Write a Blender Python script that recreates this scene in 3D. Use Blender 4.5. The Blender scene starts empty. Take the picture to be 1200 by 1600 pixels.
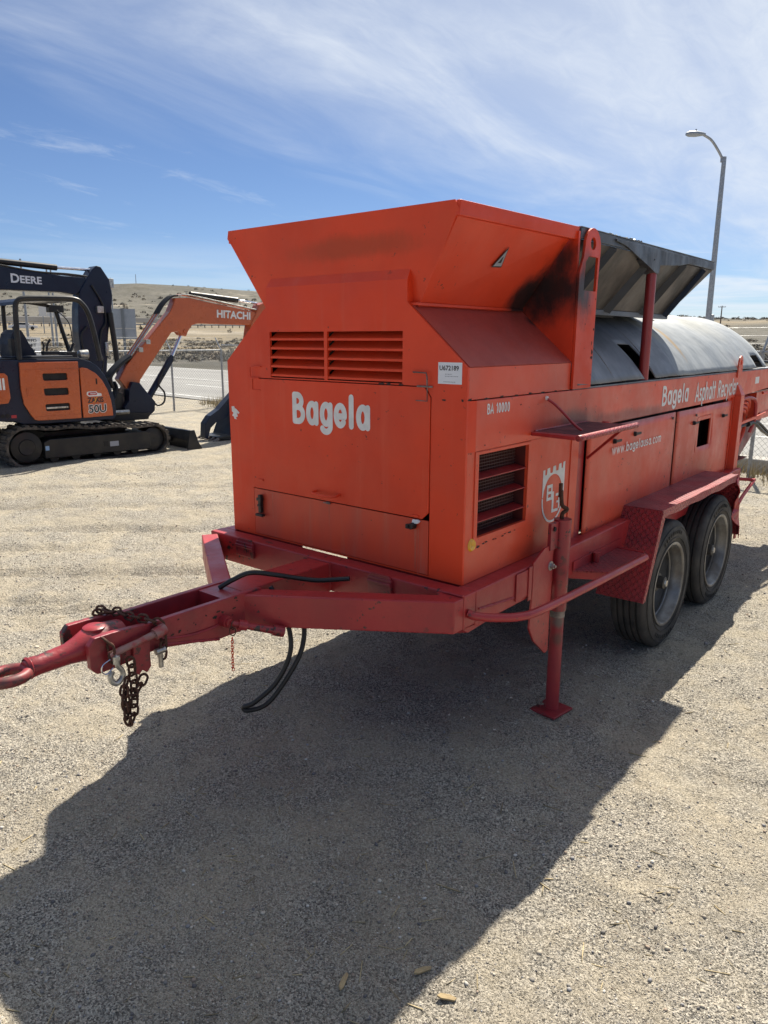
import bpy, bmesh, math, random
import numpy as np
from mathutils import Vector, Matrix
from mathutils.geometry import tessellate_polygon
random.seed(7); rng = np.random.default_rng(7)
S = bpy.context.scene; COL = S.collection
R = math.radians
# ------------------------------------------------------------------ camera
CAM = Vector((1.465, -2.228, 1.65))
cd = bpy.data.cameras.new('camera'); cam = bpy.data.objects.new('camera', cd); COL.objects.link(cam)
cd.sensor_fit = 'VERTICAL'; cd.sensor_height = 36; cd.lens = 1150.56/1600*36; cd.clip_end = 6000; cd.clip_start = .05
M3 = Matrix(((0.769154, -0.147219, 0.621875), (0.639058, 0.173072, -0.749434), (0.002702, 0.973844, 0.227200)))
cam.matrix_world = Matrix.Translation(CAM) @ M3.to_4x4()
S.camera = cam
# ------------------------------------------------------------------ light
SUNV = Vector((-0.262, 0.785, 1.0)).normalized()
sl = bpy.data.lights.new('sun', 'SUN'); so = bpy.data.objects.new('sun', sl); COL.objects.link(so)
sl.energy = 5.0; sl.angle = R(.53); sl.color = (1, .925, .80)
so.rotation_euler = SUNV.to_track_quat('Z', 'Y').to_euler()
S.view_settings.view_transform = 'Standard'; S.view_settings.look = 'None'
S.view_settings.exposure = 0.80; S.view_settings.gamma = 1; S.view_settings.use_curve_mapping = False
W = bpy.data.worlds.new('World'); S.world = W; W.use_nodes = True
nt = W.node_tree; N = nt.nodes; Lk = nt.links; N.clear()
def nn(t, **k):
    n = N.new(t)
    for a, b in k.items(): setattr(n, a, b)
    return n
sky = nn('ShaderNodeTexSky', sky_type='NISHITA', sun_disc=False)
sky.sun_elevation = math.asin(SUNV.z); sky.sun_rotation = math.atan2(SUNV.x, SUNV.y)
sky.altitude = 1700; sky.air_density = 1.0; sky.dust_density = .5; sky.ozone_density = 3.0
tc = nn('ShaderNodeTexCoord'); sx = nn('ShaderNodeSeparateXYZ'); Lk.new(tc.outputs['Generated'], sx.inputs[0])
def wm(op, a, b=None, c=None, clamp=False):
    n = nn('ShaderNodeMath', operation=op, use_clamp=clamp)
    for i, v in enumerate((a, b, c)):
        if v is None: continue
        if isinstance(v, (int, float)): n.inputs[i].default_value = v
        else: Lk.new(v, n.inputs[i])
    return n.outputs[0]
zz = wm('MAXIMUM', sx.outputs[2], 0.0); zd = wm('ADD', zz, .11)
cx = wm('DIVIDE', sx.outputs[0], zd); cy = wm('DIVIDE', sx.outputs[1], zd)
cv = nn('ShaderNodeCombineXYZ'); Lk.new(cx, cv.inputs[0]); Lk.new(cy, cv.inputs[1])
def wnoise(rot, scl, loc, scale, detail, rough, dist=0):
    m = nn('ShaderNodeMapping'); m.inputs['Rotation'].default_value = (0, 0, R(rot)); m.inputs['Scale'].default_value = scl
    m.inputs['Location'].default_value = loc; Lk.new(cv.outputs[0], m.inputs[0])
    t = nn('ShaderNodeTexNoise'); t.inputs['Scale'].default_value = scale; t.inputs['Detail'].default_value = detail
    t.inputs['Roughness'].default_value = rough; t.inputs['Distortion'].default_value = dist
    Lk.new(m.outputs[0], t.inputs['Vector']); return t.outputs[0]
streak = wnoise(24, (2.7, .9, 1), (2.3, 4.1, 0), .85, 9, .58, .7)
big = wnoise(30, (1.3, .8, 1), (3.7, 2.2, 0), .6, 5, .5, .5)
fine = wnoise(38, (4.5, 1.8, 1), (0, 3, 0), 2.4, 10, .66, 1.0)
# a veil of cirrus covers the sky on one side of a line that runs roughly along +y
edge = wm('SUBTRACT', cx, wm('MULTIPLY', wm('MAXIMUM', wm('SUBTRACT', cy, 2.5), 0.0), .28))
def wramp(v, a, b, lo=0., hi=1.):
    q = nn('ShaderNodeMapRange', interpolation_type='SMOOTHSTEP'); Lk.new(v, q.inputs[0])
    for i, k in ((1, a), (2, b), (3, lo), (4, hi)): q.inputs[i].default_value = k
    return q.outputs[0]
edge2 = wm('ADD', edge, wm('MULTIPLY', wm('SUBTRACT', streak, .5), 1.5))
veil = wm('MULTIPLY', wramp(edge2, -2.5, -.95), wm('MULTIPLY', wramp(cx, 1.6, .1, .15, 1.), wramp(cy, -1.2, .2, .15, 1.)))   # veil thinned overhead and behind, out of view, to cut fill in the shade
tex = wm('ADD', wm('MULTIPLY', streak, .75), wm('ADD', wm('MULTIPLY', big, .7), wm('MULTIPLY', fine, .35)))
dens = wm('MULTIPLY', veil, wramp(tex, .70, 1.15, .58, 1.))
mlo = nn('ShaderNodeMapping'); mlo.inputs['Scale'].default_value = (1.6, 1.6, 26); Lk.new(tc.outputs['Generated'], mlo.inputs[0])
tlo = nn('ShaderNodeTexNoise'); tlo.inputs['Scale'].default_value = 1.5; tlo.inputs['Detail'].default_value = 8; tlo.inputs['Roughness'].default_value = .6; tlo.inputs['Distortion'].default_value = .5; Lk.new(mlo.outputs[0], tlo.inputs['Vector'])
low = wm('MULTIPLY', wm('MULTIPLY', wramp(tlo.outputs[0], .40, .62, 0, .95), wramp(sx.outputs[2], .13, .09)), wramp(sx.outputs[0], -.75, -.35, .25, 1))
thin = wramp(wm('ADD', wm('MULTIPLY', streak, .8), wm('MULTIPLY', fine, .5)), .68, .95, 0, .35)
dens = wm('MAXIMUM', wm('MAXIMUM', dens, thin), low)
hz = wramp(sx.outputs[2], -.02, .06)
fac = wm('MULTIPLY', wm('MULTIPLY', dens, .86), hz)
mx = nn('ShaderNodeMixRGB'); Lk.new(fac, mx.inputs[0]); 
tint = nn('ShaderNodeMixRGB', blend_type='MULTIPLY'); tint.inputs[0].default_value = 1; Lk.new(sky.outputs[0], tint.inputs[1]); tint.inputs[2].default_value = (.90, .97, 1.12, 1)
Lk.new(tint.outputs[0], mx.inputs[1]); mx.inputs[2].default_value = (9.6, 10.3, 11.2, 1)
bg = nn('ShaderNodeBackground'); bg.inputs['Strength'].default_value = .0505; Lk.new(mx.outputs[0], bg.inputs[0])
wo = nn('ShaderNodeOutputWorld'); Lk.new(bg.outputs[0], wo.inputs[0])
S.cycles.max_bounces = 6

# ------------------------------------------------------------------ materials
def mat(name, col, col2=None, rough=.5, metal=0, nscale=3., nstretch=(1, 1, 1), bump=0., bscale=40., chips=None, chipcol=(.03, .025, .022), chipscale=28.,
        soot=(), coat=0, mixamt=1., dents=0., spec=.5, streaks=None, plate=False, rustedge=0):
    m = bpy.data.materials.new(name); m.use_nodes = True; t = m.node_tree; n = t.nodes; L = t.links
    b = n['Principled BSDF']; b.inputs['Roughness'].default_value = rough; b.inputs['Metallic'].default_value = metal
    b.inputs['Base Color'].default_value = (*col, 1); b.inputs['Coat Weight'].default_value = coat; b.inputs['Specular IOR Level'].default_value = spec
    b.inputs['Coat Roughness'].default_value = .25
    tc = n.new('ShaderNodeTexCoord'); P = tc.outputs['Object']
    def noise(scale, st=(1, 1, 1), detail=5, rg=.55, dist=0):
        mp = n.new('ShaderNodeMapping'); mp.inputs['Scale'].default_value = st; L.new(P, mp.inputs[0])
        x = n.new('ShaderNodeTexNoise'); x.inputs['Scale'].default_value = scale; x.inputs['Detail'].default_value = detail
        x.inputs['Roughness'].default_value = rg; x.inputs['Distortion'].default_value = dist; L.new(mp.outputs[0], x.inputs['Vector']); return x.outputs[0]
    def ramp(v, a, c, lo=0., hi=1.):
        r = n.new('ShaderNodeMapRange'); r.interpolation_type = 'SMOOTHSTEP'; L.new(v, r.inputs[0]); r.inputs[1].default_value = a; r.inputs[2].default_value = c
        r.inputs[3].default_value = lo; r.inputs[4].default_value = hi; return r.outputs[0]
    def mth(op, a, c):
        q = n.new('ShaderNodeMath'); q.operation = op
        for i, v in enumerate((a, c)):
            if isinstance(v, (int, float)): q.inputs[i].default_value = v
            else: L.new(v, q.inputs[i])
        return q.outputs[0]
    cur = None
    def mix(f, a, c, bt='MIX'):
        q = n.new('ShaderNodeMixRGB'); q.blend_type = bt
        if isinstance(f, (int, float)): q.inputs[0].default_value = f
        else: L.new(f, q.inputs[0])
        for i, v in ((1, a), (2, c)):
            if isinstance(v, tuple): q.inputs[i].default_value = (*v, 1)
            else: L.new(v, q.inputs[i])
        return q.outputs[0]
    if col2:
        f = ramp(noise(nscale, nstretch, 7, .6), .35, .68, 0, mixamt); cur = mix(f, col, col2)
    else: cur = mix(0.0, col, col)
    rsock = None
    if streaks:
        f = ramp(noise(9, (1.6, 1.6, .12), 5, .6), .52, .75, 0, .55); cur = mix(f, cur, streaks)
    for (c, rad, col_s, amt) in soot:
        vm = n.new('ShaderNodeVectorMath'); vm.operation = 'SUBTRACT'; L.new(P, vm.inputs[0]); vm.inputs[1].default_value = c
        v2 = n.new('ShaderNodeVectorMath'); v2.operation = 'DIVIDE'; L.new(vm.outputs[0], v2.inputs[0]); v2.inputs[1].default_value = rad
        v3 = n.new('ShaderNodeVectorMath'); v3.operation = 'LENGTH'; L.new(v2.outputs[0], v3.inputs[0])
        d = mth('ADD', mth('ADD', v3.outputs['Value'], mth('MULTIPLY', noise(5, (1, 1, 1), 6, .6), .7)), mth('MULTIPLY', noise(34, (1, 1, .45), 8, .75), .45))
        f = ramp(d, .85, 1.5, amt, 0); cur = mix(f, cur, col_s)
    ru = ramp(noise(6, (1, 1, 1), 6, .65), .3, .7, max(rough-.1, .03), min(rough+.14, 1))
    if chips:
        a = ramp(noise(chipscale, (1, 1, 1), 6, .7), chips, chips+.02); g = ramp(noise(3.1, (1, 1, 1), 3, .5), .44, .58)
        f = mth('MULTIPLY', a, g); cur = mix(f, cur, chipcol)
    L.new(cur, b.inputs['Base Color']); L.new(ru, b.inputs['Roughness'])
    last = None
    def bmp(h, st, dist):
        nonlocal last
        q = n.new('ShaderNodeBump'); q.inputs['Strength'].default_value = st; q.inputs['Distance'].default_value = dist; L.new(h, q.inputs['Height'])
        if last: L.new(last, q.inputs['Normal'])
        last = q.outputs[0]
    if dents: bmp(noise(2.6, (1, 1, 1), 3, .5), dents, .03)
    if bump: bmp(noise(bscale, (1, 1, 1), 5, .6), bump, .004)
    if plate:   # raised tread: two families of short bars laid crosswise
        hs = []
        for k, (ang, off) in enumerate(((45, 0.), (-45, .5))):
            mp = n.new('ShaderNodeMapping'); mp.inputs['Rotation'].default_value = plate if not isinstance(plate, bool) else (0, 0, 0)
            L.new(P, mp.inputs[0]); m2 = n.new('ShaderNodeMapping'); m2.inputs['Rotation'].default_value = (0, 0, R(ang)); L.new(mp.outputs[0], m2.inputs[0])
            m3 = n.new('ShaderNodeMapping'); m3.inputs['Scale'].default_value = (38, 38, 0); m3.inputs['Location'].default_value = (off*1., off, 0); L.new(m2.outputs[0], m3.inputs[0])
            fr = n.new('ShaderNodeVectorMath'); fr.operation = 'FRACTION'; L.new(m3.outputs[0], fr.inputs[0])
            sb = n.new('ShaderNodeVectorMath'); sb.operation = 'SUBTRACT'; L.new(fr.outputs[0], sb.inputs[0]); sb.inputs[1].default_value = (.5, .5, 0)
            ml = n.new('ShaderNodeVectorMath'); ml.operation = 'MULTIPLY'; L.new(sb.outputs[0], ml.inputs[0]); ml.inputs[1].default_value = (2.3, 6.5, 0)
            ln = n.new('ShaderNodeVectorMath'); ln.operation = 'LENGTH'; L.new(ml.outputs[0], ln.inputs[0])
            hs.append(ramp(ln.outputs['Value'], .6, 1.1, 1, 0))
        bmp(mth('MAXIMUM', hs[0], hs[1]), 1., .010)
    if last: L.new(last, b.inputs['Normal'])
    return m
SOOT = (.012, .011, .012)
RED = (.78, .060, .014); RED2 = (.66, .052, .016); FADE = (.60, .095, .052)
M = {}
M['red'] = mat('orange_red_paint', RED, RED2, rough=.46, nscale=1.6, bump=.12, bscale=90, chips=.65, dents=.5, coat=.05, spec=.35, streaks=(.72, .09, .04))
M['red_side'] = mat('sun_faded_red_paint', (.72, .078, .030), FADE, rough=.42, spec=.4, nscale=1.4, bump=.12, bscale=70, chips=.635, dents=.5, coat=.2,
                    soot=[((0, 1.5, 1.27), (.3, 1.1, .06), (.10, .03, .035), .6), ((0, .9, 1.3), (.3, .35, .08), (.09, .03, .035), .7)])
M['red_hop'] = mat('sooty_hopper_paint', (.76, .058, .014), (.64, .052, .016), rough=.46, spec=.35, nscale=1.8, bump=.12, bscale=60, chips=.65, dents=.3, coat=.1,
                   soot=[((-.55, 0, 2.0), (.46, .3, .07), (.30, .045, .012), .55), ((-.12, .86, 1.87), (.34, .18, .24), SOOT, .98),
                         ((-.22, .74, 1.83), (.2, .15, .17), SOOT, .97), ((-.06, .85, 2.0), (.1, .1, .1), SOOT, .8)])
M['frame'] = mat('crimson_frame_paint', (.42, .030, .030), (.34, .026, .028), rough=.42, nscale=5, bump=.2, bscale=60, chips=.61, dents=.15, coat=.15)
M['frame_worn'] = mat('worn_crimson_paint', (.34, .026, .032), (.24, .024, .03), rough=.4, nscale=9, bump=.35, bscale=50, chips=.55, chipscale=22, chipcol=(.05, .03, .025), coat=.15)
M['tread'] = mat('red_tread_plate', (.34, .035, .042), (.19, .028, .036), rough=.5, nscale=4, chips=.68, plate=True)
M['tread_front'] = mat('red_tread_plate_upright', (.35, .032, .038), (.24, .026, .034), rough=.42, nscale=4, chips=.72, plate=(R(90), 0, 0))
M['tread_side'] = mat('red_tread_plate_edge', (.42, .065, .065), (.32, .04, .045), rough=.42, nscale=4, chips=.7, plate=(0, R(90), 0))
M['dark'] = mat('dark_interior', (.012, .011, .011), rough=.8)
M['soot_red'] = mat('grimy_inner_red', (.16, .018, .014), (.05, .012, .012), rough=.6)
M['galv'] = mat('weathered_grey_sheet', (.13, .145, .17), (.20, .215, .24), rough=.5, metal=.15, nscale=2.2, nstretch=(1, 2.5, 1), bump=.15, bscale=14, dents=.5, chips=.7, chipcol=(.08, .075, .07),
                soot=[((-.25, 1.3, 1.7), (.5, .4, .16), (.06, .065, .075), .8), ((-.1, 1.6, 1.5), (.12, .8, .06), (.09, .09, .1), .7)])
M['galv2'] = mat('pale_grey_sheet', (.29, .315, .335), (.21, .235, .26), rough=.62, metal=0, nscale=2.4, nstretch=(.6, 3, .6), bump=.15, bscale=14, dents=1.,
                 soot=[((-.5, 3.4, 1.75), (.5, .7, .3), (.36, .35, .29), .5), ((-.15, 2.48, 1.66), (.34, .05, .2), (.30, .20, .09), .85), ((-.3, 2.3, 1.7), (.4, .1, .1), (.42, .39, .28), .6)])
M['pan'] = mat('scorched_steel', (.10, .085, .078), (.035, .034, .036), rough=.4, metal=.55, nscale=2.6, nstretch=(1, 2, 1), bump=.2, bscale=20, dents=.4)
M['pan_dark'] = mat('sooty_steel', (.014, .016, .022), (.04, .042, .05), rough=.45, metal=.2, nscale=6, bump=.3, bscale=30)
M['rubber'] = mat('tyre_rubber', (.026, .025, .024), (.075, .066, .056), rough=.75, nscale=5, bump=.4, bscale=60)
M['black'] = mat('black_plastic', (.012, .012, .013), rough=.45)
M['hose'] = mat('black_hose', (.010, .010, .011), rough=.4)
M['rim'] = mat('dull_steel_rim', (.24, .24, .235), (.13, .115, .10), rough=.42, metal=.5, nscale=6, bump=.1, chips=.7, chipcol=(.1, .05, .03))
M['disc'] = mat('dirty_wheel_disc', (.07, .068, .065), (.14, .13, .12), rough=.6, metal=.2, nscale=9)
M['hub'] = mat('greasy_hub', (.03, .028, .026), (.07, .06, .05), rough=.5, nscale=20)
M['white'] = mat('white_vinyl', (.78, .78, .76), (.66, .66, .64), rough=.45, nscale=20)
M['label'] = mat('white_paper', (.72, .74, .78), rough=.5)
M['ink'] = mat('black_ink', (.02, .02, .022), rough=.5)
M['grey_ink'] = mat('grey_ink', (.3, .32, .36), rough=.5)
M['yellow'] = mat('amber_reflector', (.75, .38, .02), rough=.25, coat=.5)
M['rust'] = mat('rusty_chain', (.055, .028, .02), (.12, .05, .03), rough=.75, metal=.3, nscale=60, bump=.6, bscale=160)
M['zinc'] = mat('zinc_hardware', (.55, .55, .52), (.32, .3, .27), rough=.35, metal=.8, nscale=30)
M['bare'] = mat('bare_worn_steel', (.10, .085, .075), (.32, .27, .24), rough=.5, metal=.4, nscale=18, bump=.4, bscale=60)
M['wire'] = mat('pinkish_wire_mesh', (.16, .07, .06), rough=.6)
M['orange'] = mat('orange_machine_paint', (.50, .10, .02), (.43, .083, .018), rough=.28, nscale=2, coat=.4)
M['navy'] = mat('navy_machine_paint', (.006, .012, .032), (.009, .017, .04), rough=.35, nscale=4, spec=.35)
M['char'] = mat('charcoal_machine_paint', (.012, .013, .016), (.03, .028, .026), rough=.42, nscale=4, spec=.35)
M['track'] = mat('dusty_rubber_track', (.028, .025, .023), (.13, .11, .09), rough=.8, nscale=9, bump=.4, bscale=50)
M['chrome'] = mat('chrome_rod', (.75, .76, .8), rough=.12, metal=1)
M['seat'] = mat('navy_seat', (.015, .02, .035), rough=.6)
M['post'] = mat('galvanised_fence_post', (.38, .39, .40), (.28, .29, .3), rough=.4, metal=.5, nscale=20)
M['concrete'] = mat('kerb_concrete', (.42, .40, .36), (.34, .32, .29), rough=.9, nscale=3, bump=.3)
M['signback'] = mat('bare_aluminium_sign_back', (.30, .33, .37), (.26, .29, .33), rough=.45, metal=.3, nscale=3)
M['wood'] = mat('weathered_wood', (.14, .11, .085), (.20, .16, .13), rough=.9, nscale=12)
M['teal'] = mat('teal_roof', (.10, .30, .30), rough=.5)
M['cream'] = mat('cream_wall', (.5, .47, .42), rough=.8)
M['pinkwall'] = mat('pink_brown_wall', (.35, .22, .19), rough=.8)
M['veh'] = mat('white_vehicle_paint', (.75, .75, .75), rough=.3)
M['glass'] = mat('dark_glass', (.02, .025, .03), rough=.08)
M['decalred'] = mat('red_decal', (.45, .03, .04), rough=.4)
M['blue'] = mat('pale_blue_decal', (.25, .4, .6), rough=.4)

# ------------------------------------------------------------------ object helpers
OFFS = {}   # things whose parts are modelled in the yard's own coordinates: minus the place of their Empty
def link(name, me, m=None, parent=None, loc=None, bevel=0, smooth=False):
    o = bpy.data.objects.new(name, me); COL.objects.link(o)
    if m is not None and not me.materials: me.materials.append(m)
    if parent is not None: o.parent = parent
    base = Vector(OFFS.get(parent.name, (0, 0, 0))) if parent is not None else Vector((0, 0, 0))
    o.location = base+Vector(loc or (0, 0, 0))
    if bevel:
        b = o.modifiers.new('bevel', 'BEVEL'); b.width = bevel; b.segments = 2; b.limit_method = 'ANGLE'; b.angle_limit = R(35)
    return o
def tag(o, label=None, cat=None, group=None, kind=None):
    for k, v in (('label', label), ('category', cat), ('group', group), ('kind', kind)):
        if v: o[k] = v
    return o
def empty(name, loc, rz=0, **k):
    o = bpy.data.objects.new(name, None); COL.objects.link(o); o.location = loc; o.rotation_euler = (0, 0, rz); o.empty_display_size = .2
    return tag(o, **k)
class MB:
    def __init__(s): s.v = []; s.f = []; s.sm = []
    def add(s, v, f, sm=False):
        k = len(s.v); s.v += [tuple(p) for p in v]; s.f += [tuple(i+k for i in q) for q in f]; s.sm += [sm]*len(f); return s
    def box(s, a, b):
        (x0, y0, z0), (x1, y1, z1) = a, b
        return s.add([(x0, y0, z0), (x1, y0, z0), (x1, y1, z0), (x0, y1, z0), (x0, y0, z1), (x1, y0, z1), (x1, y1, z1), (x0, y1, z1)],
                     [(0, 3, 2, 1), (4, 5, 6, 7), (0, 1, 5, 4), (1, 2, 6, 5), (2, 3, 7, 6), (3, 0, 4, 7)])
    def hexa(s, v8): return s.add(v8, [(0, 3, 2, 1), (4, 5, 6, 7), (0, 1, 5, 4), (1, 2, 6, 5), (2, 3, 7, 6), (3, 0, 4, 7)])
    def beam(s, p, q, w, h, up=(0, 0, 1)):
        p, q = Vector(p), Vector(q); d = (q-p).normalized(); side = d.cross(Vector(up)).normalized(); u = side.cross(d)
        c = lambda o, a, b: o+side*(a*w/2)+u*(b*h/2)
        return s.hexa([c(p, -1, -1), c(p, 1, -1), c(q, 1, -1), c(q, -1, -1), c(p, -1, 1), c(p, 1, 1), c(q, 1, 1), c(q, -1, 1)])
    def prism(s, poly, axis, a, b, holes=()):
        """poly in the plane normal to axis ('x': (y,z), 'y': (x,z), 'z': (x,y)), extruded a..b"""
        def P(p, t): return {'x': (t, p[0], p[1]), 'y': (p[0], t, p[1]), 'z': (p[0], p[1], t)}[axis]
        loops = [list(poly)]+[list(h) for h in holes]; tri = tessellate_polygon([[Vector((p[0], p[1], 0)) for p in l] for l in loops])
        flat = [p for l in loops for p in l]; n = len(flat)
        v = [P(p, a) for p in flat]+[P(p, b) for p in flat]
        f = [tuple(t) for t in tri]+[tuple(i+n for i in reversed(t)) for t in tri]; k = 0
        for l in loops:
            m_ = len(l)
            for i in range(m_): f.append((k+i, k+(i+1) % m_, k+(i+1) % m_+n, k+i+n))
            k += m_
        return s.add(v, f)
    def tube(s, path, r, n=10, closed=False, cap=True):
        P = [Vector(p) for p in path]; m_ = len(P); rr = r if isinstance(r, (list, tuple)) else [r]*m_
        v = []; prev = None
        for i in range(m_):
            if closed: d = (P[(i+1) % m_]-P[i-1]).normalized()
            else: d = (P[min(i+1, m_-1)]-P[max(i-1, 0)]).normalized()
            if prev is None:
                a = Vector((0, 0, 1)) if abs(d.z) < .9 else Vector((1, 0, 0)); u = d.cross(a).normalized()
            else: u = (prev-d*prev.dot(d)).normalized()
            prev = u; w = d.cross(u)
            for k in range(n):
                t = 2*math.pi*k/n; v.append(P[i]+(u*math.cos(t)+w*math.sin(t))*rr[i])
        f = []
        for i in range(m_ if closed else m_-1):
            j = (i+1) % m_
            for k in range(n): f.append((i*n+k, i*n+(k+1) % n, j*n+(k+1) % n, j*n+k))
        s.add(v, f, True)
        if cap and not closed:
            k0 = len(s.v)-len(v); s.f.append(tuple(k0+i for i in reversed(range(n)))); s.f.append(tuple(k0+(m_-1)*n+i for i in range(n))); s.sm += [False, False]
        return s
    def lathe(s, prof, axis='x', c=(0, 0, 0), n=48):
        """prof: (along, radius)"""
        v = []
        for i in range(n):
            t = 2*math.pi*i/n
            for (a, r) in prof:
                p = {'x': (a, r*math.cos(t), r*math.sin(t)), 'y': (r*math.cos(t), a, r*math.sin(t)), 'z': (r*math.cos(t), r*math.sin(t), a)}[axis]
                v.append((p[0]+c[0], p[1]+c[1], p[2]+c[2]))
        m_ = len(prof); f = []
        for i in range(n):
            j = (i+1) % n
            for k in range(m_-1): f.append((i*m_+k, i*m_+k+1, j*m_+k+1, j*m_+k))
        return s.add(v, f, True)
    def mesh(s, name):
        me = bpy.data.meshes.new(name); me.from_pydata(s.v, [], s.f); me.validate()
        if len(me.polygons) == len(s.sm): me.polygons.foreach_set('use_smooth', s.sm)
        bm = bmesh.new(); bm.from_mesh(me); bmesh.ops.remove_doubles(bm, verts=bm.verts, dist=1e-6) if False else None
        bmesh.ops.recalc_face_normals(bm, faces=bm.faces)
        for e in bm.edges:
            if e.is_manifold and e.calc_face_angle(0) > R(42): e.smooth = False
        bm.to_mesh(me); bm.free(); return me
    def build(s, name, m, parent=None, bevel=0, loc=None):
        return link(name, s.mesh(name), M[m] if isinstance(m, str) else m, parent, loc, bevel)
def arc(cx, cy, r, a0, a1, n=8): return [(cx+r*math.cos(R(a0+(a1-a0)*i/n)), cy+r*math.sin(R(a0+(a1-a0)*i/n))) for i in range(n+1)]
def catmull(P, n=8):
    P = [Vector(p) for p in P]; Q = [2*P[0]-P[1]]+P+[2*P[-1]-P[-2]]; out = []
    for i in range(1, len(Q)-2):
        for k in range(n):
            t = k/n; a, b, c, d = Q[i-1:i+3]
            out.append(.5*((2*b)+(c-a)*t+(2*a-5*b+4*c-d)*t*t+(3*b-a-3*c+d)*t**3))
    return out+[P[-1]]
# ---- lettering
def ell(cx, cy, rx, ry, a0, a1, n=18): return [(cx+rx*math.cos(R(a0+(a1-a0)*i/n)), cy+ry*math.sin(R(a0+(a1-a0)*i/n))) for i in range(n+1)]
GL = {  # strokes on a cap height of 1; (width, strokes)
 'B': (.52, [[(.06, .0), (.06, 1)], [(.06, 1), (.2, 1)]+ell(.2, .77, .22, .23, 90, -90)+[(.06, .54)], [(.06, .54), (.24, .54)]+ell(.24, .27, .25, .27, 90, -90)+[(.06, 0)]]),
 'a': (.5, [ell(.25, .35, .19, .35, 0, 360, 26), [(.46, .69), (.46, .0)]]),
 'g': (.5, [ell(.25, .35, .19, .35, 0, 360, 26), [(.46, .69), (.46, -.08)]+ell(.25, -.08, .21, .22, 0, -150)]),
 'e': (.5, [[(.06, .32), (.45, .32)], ell(.25, .35, .20, .35, -6, 318, 26)]),
 'l': (.17, [[(.08, 0), (.08, 1.03)]]),
 'A': (.6, [[(.03, 0), (.3, 1), (.57, 0)], [(.13, .3), (.47, .3)]]),
 's': (.36, [ell(.18, .52, .13, .17, 50, 250, 12)+ell(.18, .17, .14, .17, 80, -140, 12)]),
 'p': (.5, [ell(.27, .35, .19, .35, 0, 360, 26), [(.06, .69), (.06, -.32)]]),
 'b': (.5, [ell(.27, .35, .19, .35, 0, 360, 26), [(.06, 1.03), (.06, 0)]]),
 'h': (.48, [[(.06, 1.03), (.06, 0)], [(.06, .45)]+ell(.24, .48, .17, .21, 170, 0, 12)+[(.41, 0)]]),
 'u': (.46, [[(.06, .69), (.06, .2)]+ell(.22, .2, .16, .2, 180, 360, 12)+[(.38, .69)], [(.40, .69), (.40, 0)]]),
 't': (.3, [[(.15, 1.0), (.15, 0)], [(.0, .68), (.3, .68)]]),
 'R': (.54, [[(.06, 0), (.06, 1)], [(.06, 1), (.24, 1)]+ell(.24, .74, .22, .26, 90, -90)+[(.06, .48)], [(.22, .46), (.5, 0)]]),
 'c': (.42, [ell(.25, .35, .19, .35, 50, 310, 22)]),
 'y': (.46, [[(.03, .69), (.23, .08)], [(.43, .69), (.13, -.3)]]),
 'r': (.3, [[(.06, .69), (.06, 0)], [(.06, .42)]+ell(.24, .46, .17, .23, 175, 70, 8)]),
 'w': (.64, [[(.02, .69), (.17, .02), (.32, .69), (.47, .02), (.62, .69)]]),
 'o': (.5, [ell(.25, .35, .20, .35, 0, 360, 26)]),
 'm': (.7, [[(.06, .69), (.06, 0)], [(.06, .5)]+ell(.2, .53, .14, .16, 170, 0, 10)+[(.34, 0)], [(.34, .5)]+ell(.48, .53, .14, .16, 170, 0, 10)+[(.62, 0)]]),
 '.': (.16, [[(.07, .02), (.08, .03)]]), ' ': (.35, []), '1': (.28, [[(.04, .8), (.18, 1), (.18, 0)]]), '0': (.5, [ell(.25, .5, .18, .48, 0, 360, 26)]),
}
def lettering(name, text, size, sw, origin, u, v, parent, m='white', wscale=1., gap=.09, nrm=None, lift=.0006):
    """flat vinyl lettering: each stroke a ribbon with round ends, u = reading direction, v = up"""
    u, v = Vector(u).normalized(), Vector(v).normalized(); nm = (u.cross(v)).normalized(); mb = MB(); x = 0; kk = 0; o = Vector(origin)
    for ch in text:
        w, strokes = GL[ch]
        for st in strokes:
            st = [p for i, p in enumerate(st) if i == 0 or abs(p[0]-st[i-1][0])+abs(p[1]-st[i-1][1]) > 1e-4]
            pts = [Vector(((x+p[0]*wscale)*size, p[1]*size)) for p in st]; r = sw*size/2; closed = (pts[0]-pts[-1]).length < 1e-5*size+1e-6
            if closed: pts = pts[:-1]
            n = len(pts); L_, R_ = [], []
            for i in range(n):
                a = pts[i-1] if (i > 0 or closed) else None; b = pts[(i+1) % n] if (i < n-1 or closed) else None
                d1 = (pts[i]-a).normalized() if a is not None else None; d2 = (b-pts[i]).normalized() if b is not None else None
                if d1 is None: d1 = d2
                if d2 is None: d2 = d1
                n1 = Vector((-d1.y, d1.x)); n2 = Vector((-d2.y, d2.x)); mm = (n1+n2)
                mm = mm.normalized() if mm.length > 1e-6 else n1
                k = r/max(mm.dot(n1), .45); L_.append(pts[i]+mm*k); R_.append(pts[i]-mm*k)
            kk += 1; h = lift+.00012*(kk % 6)
            T = lambda p: o+u*p.x+v*p.y+nm*h
            mb.add([T(p) for p in L_]+[T(p) for p in R_], [(i, (i+1) % n, n+(i+1) % n, n+i) for i in range(n if closed else n-1)])
            if not closed:
                for (p, q) in ((pts[0], pts[1]), (pts[-1], pts[-2])):
                    d = (p-q).normalized(); a0 = math.atan2(d.y, d.x)
                    mb.add([T(p+Vector((math.cos(a0+t), math.sin(a0+t)))*r) for t in [(-.5+i/8)*math.pi for i in range(9)]], [tuple(range(9))])
        x += w*wscale+gap
    ob = mb.build(name, m, parent); return ob
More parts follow.
